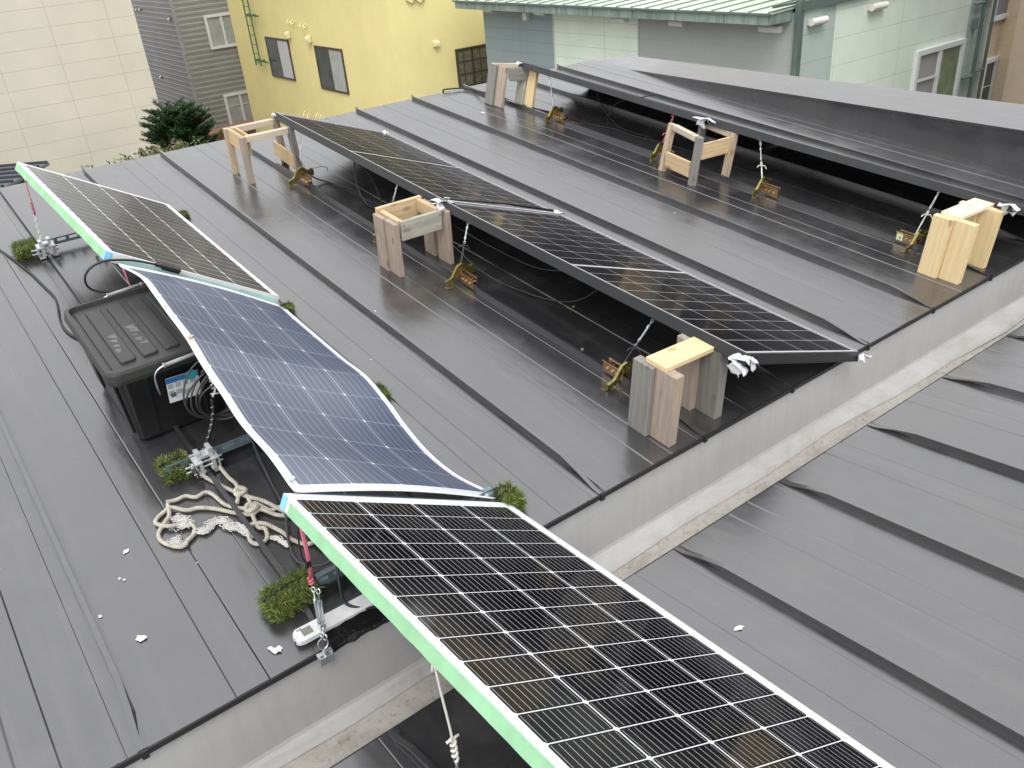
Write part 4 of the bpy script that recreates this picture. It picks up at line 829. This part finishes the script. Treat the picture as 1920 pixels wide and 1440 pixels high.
# ================================================================ neighbourhood
GZ=-6.2
def gnd():
    g=G('yard_ground'); v=g.coord(off=False); n=g.noise(v,.5,8,.7); g.base(g.ramp(n,[(.35,(.07,.08,.05)),(.5,(.15,.145,.135)),(.7,(.21,.205,.195))])); g.set(rough=.9,spec=.2); return g.m
m_=MB(); m_.add([V(-150,-150,GZ),V(150,-150,GZ),V(150,150,GZ),V(-150,150,GZ)],[(0,1,2,3)]); tag(m_.build('ground',gnd(),None,Matrix.Identity(4)),kind='structure')
I4=Matrix.Identity(4)
def wallbox(name,parent,x0,x1,y0,y1,z0,z1,mt):
    m_=MB(); m_.box(((x0+x1)/2,(y0+y1)/2,(z0+z1)/2),(x1-x0,y1-y0,z1-z0)); return m_.build(name,mt,parent,I4)
def window(parent,axis,c,u0,u1,z0,z1,frm,panes=2,fw=.05,hood=None,split=None,mats=None,depth=.05,sub=None):
    """axis 'x': lies on plane y=c facing -y, u is x ; axis 'y': plane x=c facing -x, u is y"""
    def P(u,d,z): return V(u,c-d,z) if axis=='x' else V(c-d,u,z)
    def bx(m_,ua,ub,za,zb_,d0,d1):
        a=P(ua,d0,za); b=P(ub,d1,zb_); m_.box((a+b)/2,tuple(abs(q) for q in (b-a)))
    m_=MB(); bx(m_,u0,u1,z1-fw,z1,-.02,depth); bx(m_,u0,u1,z0,z0+fw,-.02,depth); bx(m_,u0,u0+fw,z0+fw,z1-fw,-.02,depth); bx(m_,u1-fw,u1,z0+fw,z1-fw,-.02,depth)
    for k in range(1,panes):
        u=u0+(u1-u0)*k/panes; bx(m_,u-fw*.45,u+fw*.45,z0+fw,z1-fw,-.01,depth-.012)
    wn=m_.build('window',frm,parent,I4)
    mats=mats or [M_glass]*panes
    for k in range(panes):
        a=u0+(u1-u0)*k/panes+fw*.5; b=u0+(u1-u0)*(k+1)/panes-fw*.5; m_=MB(); bx(m_,a,b,z0+fw*.8,z1-fw*.8,.004+.004*k,.012+.004*k); m_.build('pane',mats[k],wn,I4)
    if sub:
        m_=MB()
        for z_ in sub.get('z',[]): bx(m_,u0+fw,u1-fw,z_-.008,z_+.008,.02,.032)
        for u_ in sub.get('u',[]): bx(m_,u_-.008,u_+.008,z0+fw,z1-fw,.021,.033)
        m_.build('glazing_bar',frm,wn,I4)
    return wn
# beige panelled block
b=thing('apartment_block','cream block clad in large rectangular panels, at the upper left','building',Matrix.Translation((0,28,GZ)))
wallbox('wall',b,-16,6.66,24,34,GZ,5.5,wallmat('cream_panel',(.64,.60,.50),pz=.452,oz=.32-.0,px=1.43,ox=3.12,axis=0,lw=.014,ldark=.55,stain=.08,sc=.9))
# grey ribbed house
def lap_wall(name,parent,axis,c,u0,u1,z0,z1,pitch,mt,dep=.02):
    m_=MB(); vs=[];fs=[]; n=int((z1-z0)/pitch)
    prof=[]
    for k in range(n): z=z0+k*pitch; prof+=[(0,z),(dep*.9,z+pitch*.06),(dep,z+pitch*.50),(dep*.35,z+pitch*.62),(dep*.45,z+pitch*.9)]
    prof.append((0,z0+n*pitch))
    for d,z in prof:
        for u in(u0,u1): vs.append(V(u,c-d,z) if axis=='x' else V(c-d,u,z))
    for i in range(len(prof)-1): fs.append((2*i,2*i+1,2*i+3,2*i+2))
    return m_.add(vs,fs).build(name,mt,parent,I4)
b=thing('ribbed_house','grey house with horizontal ribbed metal siding, between cream and yellow buildings','house',Matrix.Translation((14,36,GZ)))
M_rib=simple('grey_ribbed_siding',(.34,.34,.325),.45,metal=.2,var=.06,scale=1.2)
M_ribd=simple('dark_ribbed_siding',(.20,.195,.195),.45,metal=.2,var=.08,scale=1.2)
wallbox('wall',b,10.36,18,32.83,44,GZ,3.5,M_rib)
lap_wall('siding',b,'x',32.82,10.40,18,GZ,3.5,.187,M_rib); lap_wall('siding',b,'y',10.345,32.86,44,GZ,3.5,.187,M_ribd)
m_=MB(); m_.box((10.34,32.81,-1.35),(.10,.10,9.7)); m_.build('corner_trim',simple('grey_trim',(.36,.36,.37),.45),b,I4)
window(b,'x',32.80,11.36,12.62,-2.22,-1.03,M_whitefr,2,.09,mats=[M_curt,M_curt],depth=.06)
window(b,'x',32.80,11.40,12.66,-6.0,-3.88,M_whitefr,2,.09,mats=[M_curt,M_curt],depth=.06,sub={'z':[-4.35]})
def hood(parent,p,s,mt,facing='-x',name='vent_hood'):
    m_=MB(); f=V(-1,0,0) if facing=='-x' else V(0,-1,0); u=V(0,1,0) if facing=='-x' else V(1,0,0); p=Vector(p); n=10; vs=[]
    rings=[]
    for w_ in(-.5,.5):
        ring=[p+u*(w_*s)+V(0,0,s*.55)]
        for k in range(n+1): a=math.pi/2*k/n; ring.append(p+u*(w_*s)+f*(math.sin(a)*s*.55)+V(0,0,s*.05+math.cos(a)*s*.5))
        ring+= [p+u*(w_*s)+f*(s*.55)+V(0,0,-s*.3),p+u*(w_*s)+V(0,0,-s*.3)]; rings.append(ring)
    k=len(rings[0]); m_.add(rings[0]+rings[1],[tuple(range(k))[::-1],tuple(range(k,2*k))]+[(i,(i+1)%k,k+(i+1)%k,k+i) for i in range(k)])
    return m_.build(name,mt,parent,I4,bevel=s*.03)
for p in((10.32,37.85,-.86),(10.32,37.45,-.85),(10.32,37.0,-.83),(10.32,33.42,-1.05),(10.32,36.59,-3.38),(10.32,33.42,-4.2),(10.32,37.4,-5.0)): hood(b,p,.13,M_zp)
# yellow stucco house
b=thing('stucco_house','yellow stucco house with two sliding windows and a green wall ladder','house',Matrix.Translation((15,25,GZ)))
M_yel=wallmat('yellow_stucco',(.85,.74,.35),pz=0,var=.04,sc=1.1,stain=.07,bmp=.3)
wallbox('wall',b,11.42,20,18.9,30.13,GZ,.75,M_yel)
m_=MB(); m_.hexa([V(11.1,18.6,.75),V(20.3,18.6,.75),V(20.3,30.4,.75),V(11.1,30.4,.75),V(12.9,20.4,5.0),V(18.5,20.4,5.0),V(18.5,28.6,5.0),V(12.9,28.6,5.0)]); m_.build('roof',simple('unseen_dark_roof',(.085,.072,.052),.7,var=.25,scale=1.5),b,I4)  # roof above the view, added dark for the panels to mirror
window(b,'y',11.41,25.50,27.32,-2.72,-1.48,M_brownfr,2,.055,mats=[M_shoji,M_glass],depth=.03)
window(b,'y',11.41,21.85,23.63,-2.78,-1.54,M_brownfr,2,.055,mats=[M_curt,M_glass],depth=.03)
window(b,'x',18.89,13.27,14.35,-3.9,-1.64,M_brownfr,2,.05,mats=[simple('patterned_screen',(.20,.19,.13),.5,var=.25,scale=14)]*2,depth=.04,sub={'z':[-1.98,-2.3,-2.62,-2.95],'u':[13.5,13.78,14.05]})
m_=MB()
for y in(28.21,27.78):
    m_.cyl((11.25,y,-2.42),(11.25,y,1.5),.022,8)
m2=MB()
for k in range(13): m2.cyl((11.25,28.21,-2.32+.29*k),(11.25,27.78,-2.32+.29*k),.011,6)
for z_ in(-.84,-2.25,.6): m_.box((11.33,28.21,z_),(.18,.05,.05)); m_.box((11.33,27.78,z_),(.18,.05,.05)); m_.box((11.24,27.6,z_),(.03,1.0,.045))
M_lad=simple('green_painted_steel',(.03,.16,.07),.5); ld=m_.build('ladder',M_lad,b,I4); m2.build('rung',M_lad,ld,I4)
M_yh=simple('yellow_painted_hood',(.80,.73,.42),.5,var=.05)
for p in((11.40,25.33,-1.35),(11.40,23.85,-1.40)): hood(b,p,.22,M_yh)
hood(b,(12.68,18.88,-1.42),.17,M_yh,'-y')
for (y,z_) in((25.10,-.93),(24.83,-.95),(24.22,-1.0),(23.98,-1.02),(25.2,-3.70),(24.95,-3.74),(24.25,-3.64),(24.0,-3.68)):
    m_=MB(); m_.tube([(11.42,y+.06,z_+.06),(11.34,y+.04,z_),(11.30,y,z_-.06),(11.36,y-.05,z_-.04),(11.41,y-.06,z_+.02)],.018,6); m_.build('pipe_bracket',M_yh,b,I4)
m_=MB(); m_.tube(catmull([(11.95,18.87,-.28),(12.1,18.84,-.38),(12.2,18.86,-.30),(12.35,18.84,-.40),(12.5,18.87,-.28),(12.55,18.88,-.1)],5),.016,6); m_.build('rusty_hook',simple('rusty_iron',(.30,.22,.12),.8),b,I4)
# green and grey house
b=thing('green_house','house clad in pale green, grey and blue-grey panels with a ribbed mint roof','house',Matrix.Translation((17,12,GZ)))
cg=dict(pz=.262,oz=-1.27,lw=.012,ldark=.6,stain=.12,sc=1.3,axis=1,px=3.0,ox=10.0)
M_bg=wallmat('blue_grey_siding',(.29,.35,.37),**cg); M_pg=wallmat('pale_green_siding',(.78,.86,.75),**cg); M_gg=wallmat('grey_siding',(.40,.43,.41),**{**cg,'ldark':.85})
cx_={**cg,'axis':0,'ox':13.35+1.1,'px':2.1}; M_tg=wallmat('teal_grey_siding',(.47,.55,.51),**{**cx_,'pz':.48,'oz':-.78}); M_pg2=wallmat('pale_green_siding_side',(.80,.88,.77),**{**cx_,'pz':.48,'oz':-.97})
wallbox('wall',b,13.34,19.9,8.14,17.45,GZ,-.5,M_gg)
for y0,y1,m__ in((14.71,17.47,M_bg),(11.96,14.708,M_pg),(8.16,11.958,M_gg)): wallbox('siding_panel',b,13.30,13.345,y0,y1,GZ,-.40,m__)
for x0,x1,m__ in((13.36,14.37,M_tg),(14.372,19.08,M_pg2),(19.082,19.95,M_tg)): wallbox('siding_panel',b,x0,x1,8.10,8.145,GZ,2.6 if 1 else 0,m__)
m_=MB(); 
for y in(14.709,11.959): m_.box((13.292,y,-3.3),(.02,.03,5.8))
m_.build('panel_joint',simple('joint_white',(.6,.63,.6),.5),b,I4)
M_gt=simple('dark_green_trim',(.13,.17,.155),.5,var=.15,scale=3)
m_=MB(); m_.box((13.31,8.09,-3.0),(.11,.11,6.4)); m_.build('corner_trim',M_gt,b,I4)
m_=MB(); m_.box((17,8.06,-.29),(7.4,.10,.14)); m_.build('band_trim',M_gt,b,I4)
# eave: fascia along x=12.7 turning the corner, mint roof with ribs above
def fasc():
    g=G('weathered_green_fascia'); v=g.coord(scale=(1,1,.15),off=False); n=g.noise(v,5,6,.7,.3); g.base(g.ramp(n,[(.35,(.14,.185,.165)),(.5,(.21,.265,.24)),(.68,(.30,.35,.32))])); g.set(rough=.7,spec=.3); return g.m
M_fa=fasc()
m_=MB(); m_.box((12.69,13.0,-.44),(.03,9.5,.17)); m_.box((13.0,8.24,-.44),(.60,.03,.17)); m_.box((13.0,17.76,-.44),(.60,.03,.17)); fa=m_.build('fascia',M_fa,b,I4)
m_=MB(); 
for y in(9.2,10.35,11.5,12.65,13.8,14.95,16.1,17.2): m_.box((12.672,y,-.44),(.008,.02,.165))
m_.build('fascia_joint',M_gt,fa,I4)
m_=MB(); m_.box((13.0,13.0,-.51),(.58,9.45,.02)); m_.build('soffit',M_gt,b,I4)
M_mintroof=simple('mint_roof_metal',(.60,.70,.58),.4,spec=.5,var=.08,scale=2)
m_=MB(); m_.hexa([V(12.66,8.20,-.36),V(19.5,8.20,-.10),V(19.5,17.8,-.10),V(12.66,17.8,-.36),V(12.66,8.20,-.335),V(19.5,8.20,-.075),V(19.5,17.8,-.075),V(12.66,17.8,-.335)]); rf=m_.build('roof',M_mintroof,b,I4)
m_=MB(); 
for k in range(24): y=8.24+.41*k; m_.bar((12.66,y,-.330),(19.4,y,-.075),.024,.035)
m_.build('roof_rib',simple('dark_mint_rib',(.22,.27,.24),.5),rf,I4)  # ribs a darker grey-green than the sheet
m_=MB(); m_.box((12.655,13.0,-.352),(.04,9.62,.035)); m_.box((16.0,8.18,-.24),(6.6,.04,.04)); m_.build('eave_trim',M_gt,rf,I4)
# plain end wall above the roof on the right wing
def vent(p,L_,axis,mt=M_white):
    p=Vector(p); d=V(0,L_/2,0) if axis=='y' else V(L_/2,0,0); o=V(-.07,0,0) if axis=='y' else V(0,-.07,0); m_=MB(); m_.tube([p-d+o,p+d+o],.062,12); m_.box(p+o*.35+V(0,0,0),(.07,L_*.98,.10) if axis=='y' else (L_*.98,.07,.10)); m_.build('vent_cover',mt,b,I4,smooth=False)
M_vent=simple('cream_vent_cover',(.80,.78,.73),.5,var=.05)
vent((13.29,17.1,-.60),.36,'y',M_vent); vent((13.29,15.06,-.60),.34,'y',M_vent); vent((13.29,12.45,-.645),.42,'y',M_vent); vent((13.29,10.82,-.66),.36,'y',M_vent); vent((13.29,8.62,-.67),.42,'y',M_vent)
vent((13.75,8.08,-.58),.42,'x',M_vent); vent((15.55,8.08,-.56),.46,'x',M_vent)
m_=MB(); m_.box((13.24,15.63,-.70),(.12,.14,.17)); m_.build('meter_box',M_vent,b,I4,bevel=.01)
m_=MB(); m_.box((13.24,11.2,-.6+.0),(.1,.1,.1)); 
M_screen=simple('grey_insect_screen',(.40,.39,.37),.7,var=.06,scale=40); M_gcurt=simple('olive_curtain_behind_glass',(.26,.31,.15),.35,var=.3,scale=2)
window(b,'x',8.09,17.18,18.98,-3.1,-1.59,M_whitefr,2,.10,mats=[M_screen,M_gcurt],depth=.07)
m_=MB(); m_.box((17.62,8.03,-2.18),(.75,.02,.05)); m_.build('screen_rail',M_whitefr,b,I4)
m_=MB(); 
for x in(19.50,19.93): m_.cyl((x,8.02,-6.1),(x,8.02,2.4),.035,10)
for z_ in(-2.38,-.9): m_.cyl((19.1,8.03,z_-.05),(19.50,8.02,z_-.05),.03,8); m_.cyl((19.50,8.02,z_+.03),(19.93,8.02,z_+.03),.03,8)
m_.box((19.27,8.05,-1.35),(.08,.1,.2)); m_.build('drain_pipe',M_gt,b,I4)
# tan house, far right
b=thing('tan_house','tan sided house at the top right with white framed windows','house',Matrix.Translation((26,14,GZ)))
M_tan=wallmat('tan_siding',(.72,.58,.41),pz=.33,lw=.012,ldark=.8,var=.06,stain=.1,sc=2); 
wallbox('wall',b,20.2,31,9.0,18,GZ,4.5,M_tan); wallbox('wall',b,22.56,31,8.7,9.0,GZ,4.5,M_tan)
window(b,'x',8.99,21.85,23.05,-1.68,-.4,M_whitefr,1,.10,depth=.06,mats=[simple('bluish_grey_blind',(.25,.25,.27),.3)])
window(b,'x',8.99,21.88,23.06,-4.2,-2.54,M_whitefr,2,.10,depth=.06,sub={'z':[-3.20]})
# low ribbed shed roof at the left edge
SM=Matrix.Translation((2.25,18.35,GZ))@Matrix.Rotation(R_(-37),4,'Z')
b=thing('shed','low shed with a dark ribbed metal roof beyond the left verge','shed',SM)
m_=MB(); m_.box((-3.6,-1.2,1.95),(8,2.2,3.9)); m_.build('wall',M_edge,b,SM)
M_shed=simple('shed_roof_metal',(.15,.16,.19),.4,var=.1,scale=2)
m_=MB(); m_.box((-3.7,-1.2,3.97),(8.4,2.5,.06)); rf=m_.build('roof',M_shed,b,SM); m_=MB()
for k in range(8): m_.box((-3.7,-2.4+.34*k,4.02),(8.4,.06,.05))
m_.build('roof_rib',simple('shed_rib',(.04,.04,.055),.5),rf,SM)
# tall brown building out of frame to the right (it is what the foreground glass mirrors)
b=thing('brick_building','tall dark brick building beyond the right-hand parapet','building',Matrix.Translation((22,-2,GZ)))
wallbox('wall',b,14,26,-8,2.5,GZ,9,wallmat('dark_brick',(.036,.030,.027),pz=.3,px=.6,axis=1,stain=.3,var=.2,sc=.7))
for y in(-6,-3.5,-1.0,1.2): 
    for z_ in(0,2.8,5.6): window(b,'y',13.98,y-.5,y+.5,z_,z_+1.4,M_brownfr,2,.06)
# brown fence by the ribbed house
b=thing('board_fence','reddish brown board fence at the foot of the grey ribbed house','fence',Matrix.Translation((11,30,GZ)))
M_fen=simple('reddish_fence_wood',(.20,.085,.05),.7,var=.25,scale=5); M_fen2=simple('pale_fence_cap',(.30,.15,.10),.7)
m_=MB(); 
for k in range(8): m_.bar((9.6,29.9,-4.80-.16*k),(14.5,31.2,-4.80-.16*k),.03,.13,(0,0,1))
m_.build('board',M_fen,b,I4); m_=MB()
for k in range(5): m_.box((9.6+1.2*k,29.93+.32*k,-5.45),(.12,.12,1.5))
m_.build('post',M_fen,b,I4); m_=MB(); m_.hexa([V(9.5,29.8,-4.66),V(14.6,31.1,-4.66),V(14.6,31.8,-4.66),V(10.0,30.6,-4.66),V(9.5,29.8,-4.63),V(14.6,31.1,-4.63),V(14.6,31.8,-4.63),V(10.0,30.6,-4.63)]); m_.build('deck_top',M_fen2,b,I4)
# conifer
def leafmat(name,lo,mid_,hi):
    g=G(name); v=g.coord(off=False); n=g.noise(v,5,4,.7); g.base(g.ramp(n,[(.3,lo),(.5,mid_),(.72,hi)])); g.set(rough=.65,spec=.25); return g.m
t=thing('conifer_tree','dark green bushy conifer between the cream block and the grey ribbed house','tree',Matrix.Translation((4.25,14,GZ)))
m_=MB(); m_.tube([(4.25,14,GZ),(4.23,14,-4),(4.27,14.02,-2),(4.25,14,-1.0)],.09,10,rf=lambda q:1.1-.8*q); 
rnd=random.Random(21); twigs=[]
for k in range(420):
    z=-3.2+2.2*rnd.random()**.8; hr=max(.1,1-((z+2.15)/1.25)**2)**.5; R=.76*hr*rnd.uniform(.45,1.08)**.7; a=rnd.random()*6.283
    p0=V(4.25,14,z-.12); up_=rnd.uniform(.1,.5)+.55*max(0,(z+1.9)); d=V(math.cos(a),math.sin(a),up_); p1=p0+d*R*.5; p2=p0+V(math.cos(a)*R,math.sin(a)*R,R*up_*.95); twigs.append((p0,p1,p2,R))
    m_.tube([p0,p1,p2],.012,5,rf=lambda q:1-.8*q)
m_.build('trunk',simple('bark',(.07,.05,.035),.9),t,I4)
m_=MB()
for p0,p1,p2,R in twigs:
    n=int(30+70*R)
    for k in range(n):
        q=rnd.uniform(.2,1.0); c=(p0+(p1-p0)*2*q if q<.5 else p1+(p2-p1)*(2*q-1)); d=(p2-p0).normalized(); sd=d.cross(V(0,0,1)).normalized()*rnd.choice((-1,1)); o=(d*.6+sd*rnd.uniform(.1,1.2)+V(rnd.gauss(0,.3),rnd.gauss(0,.3),rnd.uniform(-.25,.55))).normalized(); l=rnd.uniform(.05,.12)*(1.25-q*.45)
        for j in range(5):
            b0=c+o*l*j/5; 
            for s in(-1,1):
                nd=(o*.7+o.cross(V(0,0,1)).normalized()*s+V(0,0,rnd.uniform(-.3,.5))).normalized()*rnd.uniform(.028,.05); wv=nd.cross(V(rnd.uniform(-1,1),rnd.uniform(-1,1),1)).normalized()*.006
                m_.add([b0-wv,b0+wv,b0+nd],[(0,1,2)],mi=1 if rnd.random()<.3 else 0)
m_.build('crown',[leafmat('conifer_needles',(.012,.028,.010),(.022,.050,.016),(.035,.075,.022)),leafmat('conifer_tips',(.03,.065,.02),(.045,.09,.03),(.06,.11,.035))],t,I4)
# leafy shrubs peeping over the far eave
def shrub(label,c,rad,hz,seed,n=2600,grp='leafy shrubs beyond the far eave'):
    t=thing('leafy_shrub',label,'shrub',Matrix.Translation((c[0],c[1],GZ)),grp); rnd=random.Random(seed); m_=MB()
    for k in range(6): a=rnd.random()*6.28; m_.tube([(c[0],c[1],GZ),(c[0]+.1*math.cos(a),c[1]+.1*math.sin(a),(GZ+c[2])/2),(c[0]+rad*.6*math.cos(a),c[1]+rad*.6*math.sin(a),c[2]-.1)],.03,6,rf=lambda q:1-.7*q)
    m_.build('stem',simple('shrub_bark_%d'%seed,(.09,.07,.05),.9),t,I4); m_=MB()
    for k in range(n):
        u=rnd.gauss(0,.42),rnd.gauss(0,.42); z=c[2]-abs(rnd.gauss(0,.45))*hz+.06*math.sin(u[0]*9+seed)+.05*math.sin(u[1]*11); p=V(c[0]+u[0]*rad,c[1]+u[1]*rad,z)
        d=V(rnd.gauss(0,1),rnd.gauss(0,1),rnd.gauss(.4,.6)).normalized(); s=d.orthogonal().normalized(); s=Matrix.Rotation(rnd.random()*6,3,d)@s; l=rnd.uniform(.04,.075)
        m_.add([p,p+d*l*.5+s*l*.28,p+d*l,p+d*l*.5-s*l*.28],[(0,1,2,3)],mi=rnd.choices((0,1,2),(5,3,1.4))[0])
    m_.build('foliage',[leafmat('shrub_leaf_a%d'%seed,(.04,.07,.02),(.075,.115,.035),(.12,.165,.06)),leafmat('shrub_leaf_b%d'%seed,(.13,.15,.06),(.21,.22,.10),(.28,.28,.15)),leafmat('shrub_leaf_c%d'%seed,(.17,.08,.05),(.22,.12,.08),(.28,.18,.12))],t,I4)
for k,(px,z,lab) in enumerate([(2.0,-1.36,'leafy shrub nearest the left panel over the eave'),(2.42,-1.26,'middle leafy shrub with pale and reddish leaves over the eave'),(2.86,-1.22,'leafy shrub at the foot of the dark conifer')]):
    shrub(lab,(px*1.25+.05,12.0,z),.42,.9,30+k)
